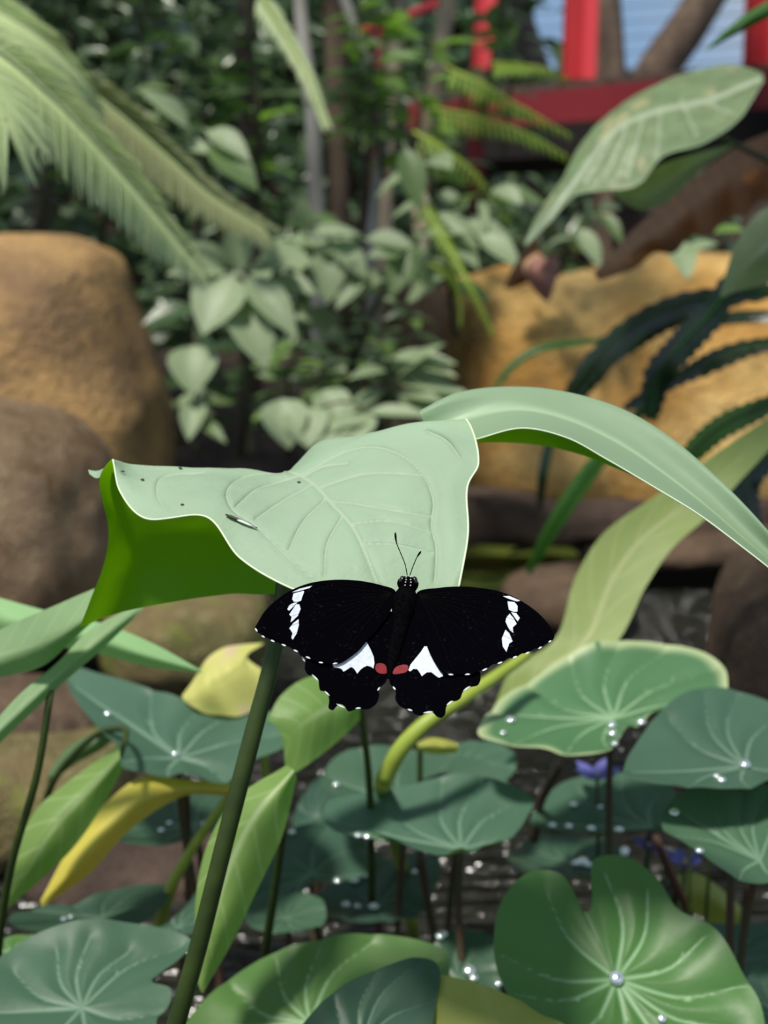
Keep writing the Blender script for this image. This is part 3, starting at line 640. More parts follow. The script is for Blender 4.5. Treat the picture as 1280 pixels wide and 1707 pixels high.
strip_thing('arum_leaf', 'curled pale yellow leaf with pinkish edges left of the stalk, below the butterfly', [
  [(440,1072,.93),(405,1074,.925),(372,1080,.92),(345,1098,.915),(330,1122,.912),(318,1140,.91),(303,1160,.91)], [(412,1096,.915),(404,1112,.905),(382,1118,.90),(362,1128,.90),(345,1145,.895),(325,1160,.90),(306,1166,.905)], [(436,1116,.91),(424,1180,.905),(398,1194,.90),(368,1192,.90),(345,1190,.90),(325,1180,.90),(308,1170,.905)]],
  'yellowp', [(428,1130,.92),(440,1250,.94),(450,1420,.98)], 'stemy')
strip_thing('arum_leaf', 'bright green blade leaf with pale midrib hanging right beside the dark stalk', [
  [(478,1275,.70),(388,1335,.69),(345,1410,.685),(326,1500,.68),(330,1640,.68)], [(490,1285,.69),(430,1370,.68),(395,1460,.675),(362,1550,.67),(335,1652,.68)], [(494,1300,.70),(470,1395,.69),(430,1480,.685),(385,1575,.68),(338,1655,.68)]],
  'blade', [(482,1288,.70),(470,1400,.76),(440,1600,.82)], mid=0.42)
strip_thing('arum_leaf', 'broad green leaf hanging below the left wing, above the bright blade leaf', [
  [(600,1150,.80),(560,1125,.80),(510,1130,.79),(468,1160,.78),(445,1200,.77)], [(600,1170,.79),(565,1180,.785),(530,1190,.775),(490,1200,.77),(462,1212,.77)], [(600,1200,.80),(575,1225,.79),(540,1255,.78),(505,1280,.77),(478,1296,.77)]],
  'blade', [(600,1168,.80),(615,1300,.84),(620,1500,.90)])
strip_thing('arum_leaf', 'tall lime leaf with scalloped veins rising behind the right wing to the right edge', [
  [(818,1195,0.970),(850,1120,0.975),(925,1065,0.985),(960,960,1.000),(1005,890,1.010),(1090,828,1.020),(1180,765,1.030),(1290,690,1.050)], [(858,1190,0.966),(905,1120,0.971),(978,1062,0.981),(1025,965,0.996),(1065,905,1.006),(1125,850,1.016),(1205,783,1.026),(1295,705,1.046)],
  [(905,1185,0.958),(970,1120,0.963),(1030,1068,0.973),(1078,975,0.988),(1122,912,0.998),(1172,868,1.008),(1235,800,1.018),(1300,730,1.038)]], 'limeback', None, nu=70, nv=24)
st = thing('lime_stalk', 'thick curved lime-yellow stalk under the right wing', 'stalk', P(655, 1262, .82))
v, f = ptube([(640,1300,.83),(668,1248,.82),(710,1205,.82),(770,1165,.83),(830,1125,.85),(880,1090,.87)], [.0058,.0055,.0050,.0045,.004,.0035], 30, 12); part('stalk', v, f, M['stemy'], st)
v, f = ptube([(640,1300,.83),(636,1325,.90),(660,1400,1.0),(690,1560,1.06)], [.0058, .0055, .005], 12, 12); part('stalk_base', v, f, M['stemy'], st)
strip_thing('arum_leaf', 'yellow-green leaf cut by the bottom edge, left of the big bright taro leaf', [
  [(725,1622,.66),(720,1660,.65),(712,1720,.64),(705,1790,.63)], [(800,1640,.65),(805,1680,.64),(810,1720,.63),(810,1790,.62)], [(868,1668,.66),(900,1690,.65),(945,1712,.64),(960,1790,.63)]], 'yg', [(810,1780,.62),(815,1900,.66)], mid=0.5)
strip_thing('arum_leaf', 'dim yellow leaf in the shade below the violet flowers', [
  [(1120,1460,1.0),(1160,1455,1.0),(1200,1480,1.0),(1245,1520,1.0)], [(1130,1485,.99),(1170,1490,.99),(1205,1510,.99),(1245,1530,1.0)], [(1130,1510,1.0),(1170,1530,1.0),(1205,1545,1.0),(1245,1540,1.0)]], 'yg', [(1125,1485,1.0),(1115,1600,1.05)])
strip_thing('arum_leaf', 'small yellow-green curled leaf left of the pale-edged taro, above the lime stalk base', [
  [(695,1238,.93),(715,1230,.93),(740,1232,.92),(765,1240,.92)], [(697,1245,.92),(715,1243,.92),(740,1245,.91),(764,1248,.92)], [(700,1252,.93),(720,1257,.93),(740,1257,.92),(764,1254,.92)]], 'yg', [(700,1246,.93),(700,1450,.97)])
strip_thing('arum_leaf', 'small green curved leaf arching over the lichen stone at the left', [
  [(80,1290,.95),(110,1250,.95),(150,1225,.95),(190,1215,.95)], [(86,1295,.945),(118,1262,.945),(155,1240,.945),(190,1222,.95)], [(92,1300,.95),(128,1272,.95),(165,1252,.95),(192,1232,.95)]], 'shrubm', [(85,1294,.95),(70,1400,.98)])

# ------------------------------------------------------------------ taro leaves over the pond
DROPS = []
def taro(label, outline, c, d, n, mat, veins=None, cup=0.05, wave=0.03, k=4, ph=0.0, drops=(), foot=None, nveins=9, smat='stemr', **kw):
    p0 = P(c[0], c[1], d); fx = p0 + Vector((rnd.uniform(-.02, .02), rnd.uniform(0.02, .06), 0)); fx.z = 0.1
    if foot: fx = P(*foot); 
    t = thing('taro_leaf', label, 'taro leaf', fx)
    o, p0, nn, R = polar_leaf('leaf_blade', outline, c, d, n, M[mat], t, veins, cup, wave, k, ph, nveins=nveins, **kw)
    q = p0 - nn * 0.002
    S = resample([q, q - nn * 0.02 + Vector((0, .012, -.02)), q.lerp(fx, .5) + Vector((0, .01, 0)), fx], 20)
    v, f = tube([Vector(s) for s in S], list(np.linspace(.0022, .0036, 20)), 10); part('leaf_stalk', v, f, M[smat], t)
    for x, y, r in drops: DROPS.append((x, y, p0, nn, r, label, o))
    return t
UPN = (0, -0.10, 1); 
taro('large bright green heart-shaped taro leaf with a water bead at its centre, lower right corner',
  [(985,1442),(1010,1432),(1050,1440),(1092,1472),(1125,1525),(1185,1562),(1228,1625),(1262,1680),(1268,1740),(1180,1790),(1060,1800),(940,1765),(868,1700),(832,1645),(822,1570),(834,1510),(872,1462),(908,1452),(936,1462),(955,1490),(972,1524),(979,1524)],
  (1027,1632), .68, (0.0,-0.62,.78), 'tarog', [(1130,1780),(1005,1450),(905,1475),(826,1595),(850,1668),(930,1750),(1080,1480),(1175,1570),(1240,1650),(1230,1720),(1020,1790)], cup=.03, wave=.03, drops=((1027,1633,.0034),(1105,1700,.002)))
taro('broad blue-green taro leaf with radiating pale veins, bottom left corner',
  [(-40,1640),(0,1602),(60,1572),(130,1558),(210,1554),(290,1562),(320,1578),(300,1605),(262,1632),(252,1642),(285,1655),(282,1680),(262,1700),(270,1760),(180,1800),(40,1800),(-40,1760)],
  (135,1680), .68, (0.05,-0.35,.93), 'taro', [(-60,1690),(20,1620),(95,1590),(150,1575),(215,1590),(310,1580),(275,1690),(200,1790),(80,1790)], cup=.04, wave=.05, ph=1)
taro('sunlit green taro leaf at the bottom edge with a bright midrib',
  [(290,1740),(330,1690),(380,1645),(450,1602),(520,1590),(600,1575),(690,1578),(745,1600),(740,1660),(690,1720),(600,1790),(450,1800),(330,1790)],
  (515,1705), .72, (0.02,-0.38,.92), 'tarog', [(300,1715),(380,1650),(460,1605),(535,1590),(620,1580),(730,1610),(640,1760),(480,1795)], cup=.06, wave=.05, ph=2)
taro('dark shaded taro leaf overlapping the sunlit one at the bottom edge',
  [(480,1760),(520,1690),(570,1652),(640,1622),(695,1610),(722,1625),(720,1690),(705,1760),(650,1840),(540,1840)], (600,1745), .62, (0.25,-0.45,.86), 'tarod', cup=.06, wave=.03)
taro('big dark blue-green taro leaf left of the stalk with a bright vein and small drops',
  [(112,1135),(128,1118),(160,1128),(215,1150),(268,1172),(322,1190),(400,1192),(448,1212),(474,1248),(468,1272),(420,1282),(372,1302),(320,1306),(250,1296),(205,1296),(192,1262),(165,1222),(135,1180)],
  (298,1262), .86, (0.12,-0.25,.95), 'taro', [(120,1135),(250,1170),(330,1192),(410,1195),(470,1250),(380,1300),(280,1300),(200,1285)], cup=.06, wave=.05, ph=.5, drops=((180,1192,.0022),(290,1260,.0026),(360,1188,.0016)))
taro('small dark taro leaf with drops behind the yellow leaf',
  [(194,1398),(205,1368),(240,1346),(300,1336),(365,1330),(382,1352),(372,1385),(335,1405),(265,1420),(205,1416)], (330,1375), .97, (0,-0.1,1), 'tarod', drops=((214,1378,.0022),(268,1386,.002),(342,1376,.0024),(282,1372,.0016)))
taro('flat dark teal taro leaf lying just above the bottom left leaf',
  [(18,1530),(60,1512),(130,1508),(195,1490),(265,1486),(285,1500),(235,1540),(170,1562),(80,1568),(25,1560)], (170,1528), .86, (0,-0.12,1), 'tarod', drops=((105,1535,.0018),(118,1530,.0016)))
taro('small green taro leaf with a brown spot at the left edge above the corner leaf',
  [(-40,1590),(0,1570),(45,1562),(85,1572),(75,1590),(30,1605),(-40,1620)], (20,1585), .76, (0,-0.2,1), 'tarog')
taro('taro leaf with a crumpled edge between the yellow stalk and the dark stalk',
  [(225,1560),(270,1545),(305,1520),(335,1490),(350,1500),(340,1545),(300,1570),(250,1580)], (300,1545), .84, (.1,-0.2,1), 'taro')
taro('upper blue-green taro leaf of the overlapping pair below the butterfly, dotted with drops',
  [(538,1298),(560,1275),(610,1268),(690,1270),(760,1285),(812,1305),(845,1330),(800,1360),(700,1375),(600,1370),(550,1345)], (672,1338), .92, (0,-0.16,1), 'taro', [(545,1295),(600,1270),(680,1272),(750,1290),(830,1330),(740,1370),(600,1365)], cup=.1, wave=.05, drops=((560,1310,.0024),(642,1334,.0024)))
taro('lower blue-green taro leaf of the overlapping pair below the butterfly, with a sagging pale midrib',
  [(540,1382),(548,1352),(600,1340),(690,1330),(770,1325),(840,1335),(888,1355),(876,1382),(850,1412),(800,1425),(742,1438),(690,1430),(620,1408),(560,1410)], (768,1414), .82, (.02,-0.2,1), 'taro', [(545,1375),(640,1340),(735,1330),(800,1330),(870,1350),(850,1410),(735,1436)], cup=.12, wave=.04, ph=2, drops=((596,1405,.0022),(612,1405,.0022)))
taro('large cupped taro leaf with a pale cream edge at right, below the right wing tip',
  [(808,1215),(828,1185),(875,1150),(935,1122),(1010,1104),(1090,1096),(1160,1103),(1200,1125),(1212,1155),(1204,1182),(1150,1190),(1085,1200),(1052,1225),(1030,1262),(1005,1284),(960,1278),(905,1262),(850,1262),(800,1250)],
  (1022,1196), .86, (-.08,-0.28,.95), 'tarov', [(815,1195),(880,1150),(950,1120),(1030,1104),(1110,1100),(1195,1130),(1200,1180),(1020,1280),(940,1268),(850,1255)], cup=.08, wave=.06, ph=1.5, drops=((852,1202,.0028),(1020,1212,.0026),(1020,1225,.0026),(1072,1205,.0028),(1032,1248,.002),(840,1222,.0018)))
taro('smooth dark green taro leaf at the right edge with a bright centre bead',
  [(1038,1290),(1060,1250),(1100,1210),(1150,1183),(1215,1177),(1280,1192),(1330,1230),(1335,1290),(1290,1318),(1225,1328),(1150,1330),(1085,1326),(1045,1310)],
  (1241,1277), .78, (0,-0.22,.97), 'taro', [(1045,1290),(1110,1215),(1170,1185),(1225,1180),(1300,1205),(1330,1280),(1250,1325),(1140,1328)], cup=.08, wave=.03, drops=((1241,1277,.003),(1202,1303,.0022),(1193,1296,.0016)))
taro('narrow dark taro leaf with a row of drops between the pair and the right-hand leaves',
  [(884,1372),(900,1345),(945,1322),(1020,1314),(1080,1316),(1120,1332),(1125,1372),(1085,1392),(1010,1404),(930,1404),(890,1392)], (1085,1378), .95, (0,-0.14,1), 'taro', [(890,1370),(960,1330),(1030,1320),(1100,1330),(1110,1385),(980,1402)], cup=.1, drops=((920,1377,.0024),(947,1379,.0024),(984,1385,.0026),(1032,1400,.0028),(957,1346,.0024),(1000,1347,.0018)))
taro('taro leaf cut by the right edge with pale veins meeting at a bead',
  [(1104,1390),(1108,1350),(1130,1330),(1180,1326),(1240,1322),(1300,1328),(1350,1360),(1350,1440),(1300,1475),(1248,1480),(1200,1464),(1160,1430),(1125,1402)],
  (1266,1434), .74, (0,-0.32,.95), 'taro', [(1115,1340),(1180,1328),(1235,1325),(1280,1328),(1340,1360),(1300,1470),(1230,1475),(1120,1395)], cup=.06, wave=.03, drops=((1122,1355,.0024),(1157,1435,.0022)))
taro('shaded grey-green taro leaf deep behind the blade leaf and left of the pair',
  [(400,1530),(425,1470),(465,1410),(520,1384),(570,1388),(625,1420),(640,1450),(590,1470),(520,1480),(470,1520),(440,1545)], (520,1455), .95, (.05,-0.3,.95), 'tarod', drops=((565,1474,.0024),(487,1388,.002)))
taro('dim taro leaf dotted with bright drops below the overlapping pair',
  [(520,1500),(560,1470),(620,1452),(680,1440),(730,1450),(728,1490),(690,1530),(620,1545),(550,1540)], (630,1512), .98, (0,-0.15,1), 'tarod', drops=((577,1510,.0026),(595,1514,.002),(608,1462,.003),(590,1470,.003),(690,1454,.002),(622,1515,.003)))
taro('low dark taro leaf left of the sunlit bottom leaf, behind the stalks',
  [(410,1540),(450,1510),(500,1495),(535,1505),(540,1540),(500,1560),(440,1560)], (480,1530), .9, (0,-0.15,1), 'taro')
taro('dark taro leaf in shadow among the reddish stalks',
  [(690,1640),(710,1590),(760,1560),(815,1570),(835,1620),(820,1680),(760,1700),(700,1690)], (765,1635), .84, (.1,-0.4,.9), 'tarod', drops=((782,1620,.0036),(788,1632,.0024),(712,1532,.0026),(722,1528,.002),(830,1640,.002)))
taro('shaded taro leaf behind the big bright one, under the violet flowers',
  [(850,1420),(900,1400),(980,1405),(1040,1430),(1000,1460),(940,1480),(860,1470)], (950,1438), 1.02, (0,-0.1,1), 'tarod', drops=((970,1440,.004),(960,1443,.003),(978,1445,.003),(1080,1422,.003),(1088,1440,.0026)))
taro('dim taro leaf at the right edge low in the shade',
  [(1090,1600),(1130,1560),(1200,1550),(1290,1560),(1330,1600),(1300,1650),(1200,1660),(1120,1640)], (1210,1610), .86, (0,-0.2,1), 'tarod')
taro('blue-grey taro leaf at the right edge just above the bottom corner',
  [(1235,1680),(1250,1630),(1300,1600),(1360,1640),(1360,1760),(1280,1780),(1250,1740)], (1310,1690), .74, (-.1,-0.3,1), 'taro')
taro('dark green taro leaf hiding behind the left end of the pale-edged leaf',
  [(670,1260),(740,1250),(810,1245),(860,1270),(840,1300),(760,1300),(690,1290)], (770,1275), 1.0, (0,-0.15,1), 'taro')
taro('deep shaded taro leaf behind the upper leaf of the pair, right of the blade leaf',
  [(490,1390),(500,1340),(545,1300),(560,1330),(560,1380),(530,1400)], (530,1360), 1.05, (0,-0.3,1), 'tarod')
for q, lab in (([(700,1420),(712,1500),(735,1620),(750,1800)], 'thin reddish stalk below the upper leaf of the pair'), ([(1092,1395),(1120,1460),(1150,1530),(1170,1640)], 'thick brownish stalk leaning right behind the big bright taro leaf'), ([(1245,1478),(1240,1540),(1228,1620),(1222,1760)], 'dark upright stalk under the right-edge taro leaf'), ([(310,1300),(311,1360),(312,1405),(316,1500)], 'thin dark stalk under the big dark taro leaf at left'), ([(935,1275),(915,1310),(900,1340),(890,1400)], 'pale brown stalk below the pale-edged taro leaf')):
    t = thing('plant_stalk', lab, 'stalk', P(q[-1][0], q[-1][1], 1.0)); v, f = ptube([(x, y, .9 + .03 * i) for i, (x, y) in enumerate(q)], [.0028, .0038], 16); part('stalk', v, f, M['stemr'], t)

# water beads resting on the leaves
s = N('water_bead'); p = s.new('ShaderNodeBsdfPrincipled'); p.inputs['Base Color'].default_value = (.9, .95, .95, 1); p.inputs['Metallic'].default_value = 0.85; p.inputs['Roughness'].default_value = 0.12; s.link(p.outputs[0], s.out.inputs[0]); M['bead'] = s.m
bv, bfc = ball(Vector((0, 0, 0)), (1, 1, 1), 8); bead = new_mesh('water_bead', bv, bfc, M['bead'])
def short(lab):
    w = lab.split(); k = min(11, len(w))
    while w[k - 1] in ('the', 'a', 'of', 'and', 'at', 'with', 'in', 'to', 'its', 'an', 'by', 'above', 'below', 'behind', 'between', 'left', 'just', 'right', 'right-hand', 'big', 'bright', 'centre', 'pale', 'dark', 'lower', 'deep'): k -= 1
    return ' '.join(w[:k]).rstrip(',')
for x, y, p0, n, r, lab, blade in DROPS:
    V = np.array([tuple(v.co) for v in blade.data.vertices]); q = np.array([px(Vector(v)) for v in V]); i = int(np.argmin(((q - (x, y)) ** 2).sum(axis=1)))
    r *= 1.25; p = Vector(V[i]) + n * r * .5
    o = bpy.data.objects.new('water_drop', bead); COL.objects.link(o)
    q = n.to_track_quat('Z', 'Y').to_matrix().to_4x4(); o.matrix_world = Matrix.Translation(p) @ q @ Matrix.Diagonal((r, r, r * .62, 1))
    tag(o, 'water bead on the ' + short(lab), 'water drop', 'beads on the ' + short(lab))

# violet flowers
def petal_mesh():
    V = []; L = []
    for i in range(7):
        t = i / 6
        for j in (-1, 0, 1): V.append((j * .28 * math.sin(math.pi * min(1, t * .9 + .08)), t, .18 * t * t + abs(j) * .06)); L.append((t, j, abs(j)))
    return new_mesh('petal', V, grid_faces(7, 3), M['flower'], L)
PET = petal_mesh()
for x, y, d, sz, lab in ((995,1297,.97,.020,'violet-blue flower between the pale-edged leaf and the right-edge taro leaf'), (1183,1334,.92,.009,'small violet flower at the rim of the dark right-edge taro leaf'), (1150,1377,.93,.009,'small violet bud poking out by the taro leaf cut at right'), (1080,1412,.95,.013,'violet flower on the left of the leaning stalk'), (1108,1428,.95,.009,'violet flower touching the leaning stalk'), (1140,1440,.95,.015,'larger violet flower right of the leaning stalk')):
    c = P(x, y, d); t = thing('violet_flower', lab, 'flower', c, 'violet pond flowers')
    for k in range(6):
        a = k * math.pi / 3 + x; yd = Vector((math.cos(a), math.sin(a) * .8 - .1, .25)); part_me('petal', PET, t, frame_mat(c, yd, Vector((0, -.4, 1)), sz, sz, sz))
    v, f = ball(c + Vector((0, -.002, .003)), (.002, .002, .002), 5); part('flower_centre', v, f, M['yellow'], t)
    v, f = tube([c, c + Vector((.004, .01, -.06)), c + Vector((.0, .015, -.25))], .0015, 6); part('flower_stem', v, f, M['stem'], t)

# floating lily pads
def pad(label, x, y, r, rot):
    c = ray_z(x, y, WZ + .004); V = [c]; L = [(0, 0, .5)]; n = 40
    for i in range(n):
        a = rot + .25 + (2 * math.pi - .5) * i / (n - 1)
        V.append(c + Vector((math.cos(a) * r, math.sin(a) * r, .004 + .004 * math.sin(5 * a)))); L.append((1, 0, .5))
    t = solo('lily_pad', V, [(0, i, i + 1) for i in range(1, n)], M['pad'], label, 'lily pad', 'lily pads on the pond', leaf=L)
    return t
pad('round olive lily pad just right of the hero leaf edge, farthest back', 845, 925, .17, 1)
pad('olive lily pad against the hero leaf edge above the right wing', 800, 960, .14, 4)
pad('small olive lily pad between the right wing and the lime leaf', 925, 945, .13, 3)
pad('olive lily pad by the russet stone', 935, 985, .10, 2)
# ------------------------------------------------------------------ leaf templates for the planting behind
def template(name, w, mat, nu=8, peak=0.45, fold=0.18, droop=0.25, pet=0.12, tip=1.0, wavy=0.0):
    V = []; L = []
    for i in range(nu + 1):
        t = i / nu
        if t < pet: hw = 0.012
        else:
            s = (t - pet) / (1 - pet); hw = w * 0.5 * (math.sin(math.pi * s ** (math.log(.5) / math.log(peak))) ** (0.75 if s < peak else tip)) + 0.004
        for j in (-2, -1, 0, 1, 2):
            x = hw * j / 2; V.append((x, t, -droop * t * t + abs(x) * fold * 2 + wavy * math.sin(t * 14) * abs(j) / 2)); L.append((t, j / 2, abs(j) / 2 * .35))
    return new_mesh(name, V, grid_faces(nu + 1, 5), mat, L)
TP = {
 'pale': template('leaf', .52, M['shrubp'], tip=.9), 'mid': template('leaf', .42, M['shrubm']), 'dark': template('leaf', .36, M['shrubd']),
 'bright': template('leaf', .40, M['bright']), 'round': template('leaf', .85, M['shrubp'], peak=.4, pet=.05, tip=.8), 'long': template('leaf', .2, M['shrubp'], droop=.35), 'longm': template('leaf', .2, M['shrubm'], droop=.35),
 'frond': template('leaflet', .085, M['palm'], nu=6, peak=.35, fold=.3, droop=.25, pet=0.0), 'frondo': template('leaflet', .13, M['palmo'], nu=6, peak=.35, fold=.3, droop=.2, pet=0.0), 'fern': template('leaflet', .2, M['fern'], nu=6, peak=.4, fold=.1, droop=.15, pet=0.0, wavy=.03),
 'palefern': template('leaflet', .22, M['palm'], nu=6, peak=.4, fold=.1, droop=.15, pet=0.0),
}
def px_leaf(parent, tp, a, b, w=1.0, nz=(0, -.7, .7), stem=None, name='leaf'):
    A, B = P(*a), P(*b); y = B - A; L = y.length
    o = part_me(name, TP[tp], parent, frame_mat(A, y, Vector(nz), L * w, L, L)); return o
def shrub(name, label, stems, tp, per, L, cat='shrub', rad=.008, t0=.15, down=.25, explicit=(), smat='twig', cam=.5, jit=.5, tps=None, group=None, sizevar=.35):
    t = thing(name, label, cat, P(*stems[0][0]), group)
    for si, stq in enumerate(stems):
        W3 = [P(*p) for p in stq]; S = [Vector(q) for q in resample(W3, 30)]
        v, f = tube(S, list(np.linspace(rad, rad * .35, 30)), 7); part('stem', v, f, M[smat], t)
        for k in range(per):
            u = t0 + (1 - t0) * (k + rnd.random() * .8) / per; i = min(28, int(u * 29)); p = S[i]; T = (S[i + 1] - S[i]).normalized()
            a = k * 2.4 + rnd.uniform(-.5, .5); rdl = Vector((math.cos(a), math.sin(a) * .8 - .15, rnd.uniform(-.25, .3)))
            y = (rdl + T * .35 + Vector((0, 0, -down))).normalized(); z = Vector((rnd.gauss(0, jit * .6), -cam + rnd.gauss(0, jit * .5), 1 - cam * .5))
            l = L * rnd.uniform(1 - sizevar, 1 + sizevar); part_me('leaf', TP[rnd.choice(tps) if tps else tp], t, frame_mat(p, y, z, l, l, l))
    for e in explicit: px_leaf(t, e[0], e[1], e[2], *e[3:])
    return t
def frond(name, label, path, tp, n, Lf, ang=55, rad=.004, droop=.3, smat='stemy', sides=(1, -1), nz=(0, -.5, .85), t0=.05, cat='frond', width=1.0, group=None):
    W3 = [P(*p) for p in path]; S = [Vector(q) for q in resample(W3, 80)]; t = thing(name, label, cat, S[0], group)
    v, f = tube(S, list(np.linspace(rad, rad * .3, 80)), 7); part('midrib', v, f, M[smat], t)
    Z = Vector(nz).normalized()
    for k in range(n):
        u = t0 + (1 - t0) * (k + .5) / n; i = min(78, int(u * 79)); fr = u * 79 - i; p = S[i].lerp(S[i + 1], max(0, min(1, fr))); T = (S[i + 1] - S[i]).normalized(); side = T.cross(Z).normalized()
        for sd in sides:
            a = math.radians(ang - 22 * u + rnd.uniform(-4, 4)); y = T * math.cos(a) + side * sd * math.sin(a) + Vector((0, 0, -droop)) * rnd.uniform(.7, 1.2)
            l = Lf(u) * rnd.uniform(.9, 1.08); part_me('leaflet', TP[tp], t, frame_mat(p, y, Z + Vector((0, 0, .2)), l * width, l, l))
    return t

M['palmstem'] = plain('pale_rachis', hx('#bccb90'), 0.5)
# palm-like fronds, top left
frond('palm_frond', 'long pale green feathery frond sweeping down from the top left corner',
      [(-130,40,1.05),(-20,75,1.08),(90,165,1.12),(180,262,1.16),(255,350,1.20),(345,462,1.25)], 'frond', 88, lambda u: .066 * (1 - u) ** .5 + .012, 66, .003, .25, 'palmstem', nz=(.1, -.8, .6))
frond('palm_frond', 'upper pale frond along the top left edge above the long one',
      [(-140,-60,1.40),(-30,0,1.42),(60,55,1.45),(130,120,1.5),(170,180,1.55)], 'frond', 70, lambda u: .07 * (1 - u) ** .5 + .014, 60, .003, .25, 'palmstem', nz=(.1, -.8, .6))
frond('palm_frond', 'olive-brown frond lying behind the long pale one towards the shrubs',
      [(80,110,1.62),(170,170,1.65),(265,250,1.68),(350,325,1.70),(440,380,1.72)], 'frondo', 90, lambda u: .075 * (1 - u * .5), 62, .003, .15, 'palmstem', nz=(.1, -.8, .6))
frond('palm_frond', 'short frond with drooping spiky leaflets at the left edge under the long one',
      [(-120,90,1.0),(-60,110,1.0),(-10,150,1.0),(10,200,1.0)], 'frond', 30, lambda u: .085 - .03 * u, 50, .003, .8, 'palmstem', nz=(.15, -.9, .45))

# shrubs in the middle distance
EX = [('pale',(394,452,2.2),(334,534,2.12),1.35),('pale',(392,478,2.2),(442,592,2.12),.95),('pale',(400,455,2.2),(492,536,2.12),.75),('pale',(388,455,2.22),(288,436,2.15),.9),('pale',(392,462,2.22),(400,368,2.15),1.1),('pale',(385,450,2.25),(322,395,2.2),.9),
 ('pale',(410,450,2.25),(500,412,2.15),1.1),('dark',(334,512,2.3),(240,522,2.25),1.3),('pale',(470,440,2.2),(425,388,2.15),1.0),('pale',(430,470,2.3),(520,470,2.25),1.0)]
shrub('leafy_shrub', 'pale leafy shrub with oval leaves right of the tan boulder', [[(420,760,2.35),(410,620,2.3),(396,462,2.2)], [(410,620,2.3),(450,480,2.3),(470,400,2.25)]], 'pale', 5, .075, explicit=EX, rad=.007, t0=.6, down=.1)
EX = [('pale',(505,392,2.35),(502,335,2.3),1.1),('pale',(500,395,2.35),(592,372,2.3),.6),('pale',(548,405,2.35),(545,492,2.3),1.1),('pale',(548,398,2.35),(612,448,2.3),.9),('pale',(540,400,2.4),(480,430,2.35),1.0),('pale',(600,398,2.35),(690,398,2.3),.8),('mid',(690,408,2.3),(650,480,2.25),1.2),('mid',(700,400,2.3),(712,470,2.25),1.0),
 ('pale',(610,455,2.35),(560,500,2.3),.9),('pale',(700,395,2.3),(768,372,2.25),1.0),('pale',(768,362,2.3),(868,420,2.25),.75),('pale',(720,350,2.3),(800,400,2.25),.6),('mid',(575,380,2.4),(520,350,2.35),1.0)]
shrub('leafy_shrub', 'shrub with grey-green pointed leaves at centre, below the thin trunks', [[(600,760,2.6),(590,600,2.5),(560,480,2.4),(548,395,2.35)], [(590,600,2.5),(640,480,2.4),(700,395,2.3)], [(560,480,2.4),(500,400,2.4)]], 'pale', 12, .075, explicit=EX, rad=.008, t0=.45, down=.2)
shrub('leafy_shrub', 'glossy shrub with drooping silvery leaves left of the mottled leaf', [[(760,560,2.6),(740,420,2.45),(720,300,2.35),(700,230,2.3)], [(740,420,2.45),(790,340,2.35),(830,300,2.3)]], 'mid', 12, .085, tps=['mid', 'pale', 'long'], explicit=[('mid',(672,235,2.2),(700,335,2.15),.9),('pale',(790,390,2.25),(868,428,2.2),.9),('pale',(725,385,2.3),(800,430,2.25),.8)], rad=.008, t0=.3, down=.45)
shrub('leafy_shrub', 'pair of large paired leaves hanging before the dark trunks, upper left of centre', [[(330,420,2.3),(325,300,2.2),(322,215,2.1)]], 'mid', 5, .07, explicit=[('pale',(322,222,2.1),(246,138,2.05),.75),('mid',(340,238,2.1),(428,294,2.05),1.15),('pale',(338,215,2.12),(412,246,2.06),.8),('pale',(300,240,2.12),(345,245,2.1),1.2)], rad=.006, t0=.5)
cl = thing('climbing_vine', 'slender vine with round heart leaves hanging in the dark right of the tan boulder', 'vine', P(330, 760, 2.2))
v, f = ptube([(330,760,2.25),(318,700,2.22),(335,620,2.22),(325,560,2.25),(345,480,2.3)], [.004, .002], 20, 6); part('stem', v, f, M['twig'], cl)
for e in ((('round'),(325,576,2.2),(318,646,2.15),1.1),('round',(330,668,2.2),(312,722,2.15),.7),('round',(320,655,2.25),(335,690,2.2),1.0),('mid',(330,700,2.2),(372,725,2.15),.8)): px_leaf(cl, *e)
cl = thing('climbing_vine', 'trailing vine with heart-shaped leaves just above the pale hero leaf', 'vine', P(520, 770, 2.0))
v, f = ptube([(520,790,2.0),(500,740,2.0),(520,690,2.0),(580,670,2.0),(620,690,2.0)], [.004, .002], 20, 6); part('stem', v, f, M['twig'], cl)
for e in (('round',(470,665,2.0),(480,735,1.95),1.0),('round',(505,680,2.0),(515,735,1.95),1.1),('round',(540,650,2.05),(570,705,2.0),.9),('round',(560,700,2.0),(545,740,1.95),1.2),('round',(600,690,2.0),(590,730,1.95),1.1),('long',(600,690,2.0),(705,668,1.95),1.1),('long',(640,700,2.0),(560,690,1.95),1.3)): px_leaf(cl, *e)
gr = thing('narrow_leaf_plant', 'low plant with narrow silvery leaves above the arched leaf', 'plant', P(665, 740, 2.2))
for e in (((650,600),(742,592)),((655,615),(780,645)),((650,640),(760,622)),((650,650),(745,690)),((640,600),(735,572)),((660,660),(720,640)),((650,620),(600,600)),((645,650),(585,660)),((650,600),(640,540)),((655,640),(700,560))):
    px_leaf(gr, 'long', e[0] + (2.25,), e[1] + (2.15,), 1.2)
v, f = ptube([(665,745,2.25),(655,660,2.25),(648,590,2.25)], [.005, .003], 12, 6); part('stem', v, f, M['twig'], gr)
shrub('dark_shrub', 'deep green shrub filling the shade between the tan boulder and the centre shrub', [[(300,740,2.9),(320,560,2.85),(300,380,2.8)], [(400,760,2.9),(420,600,2.8),(440,420,2.8)], [(480,760,2.9),(520,640,2.8),(560,520,2.8)], [(540,760,2.8),(600,660,2.7),(640,560,2.7)]], 'dark', 26, .10, tps=['dark', 'dark', 'mid'], rad=.009)
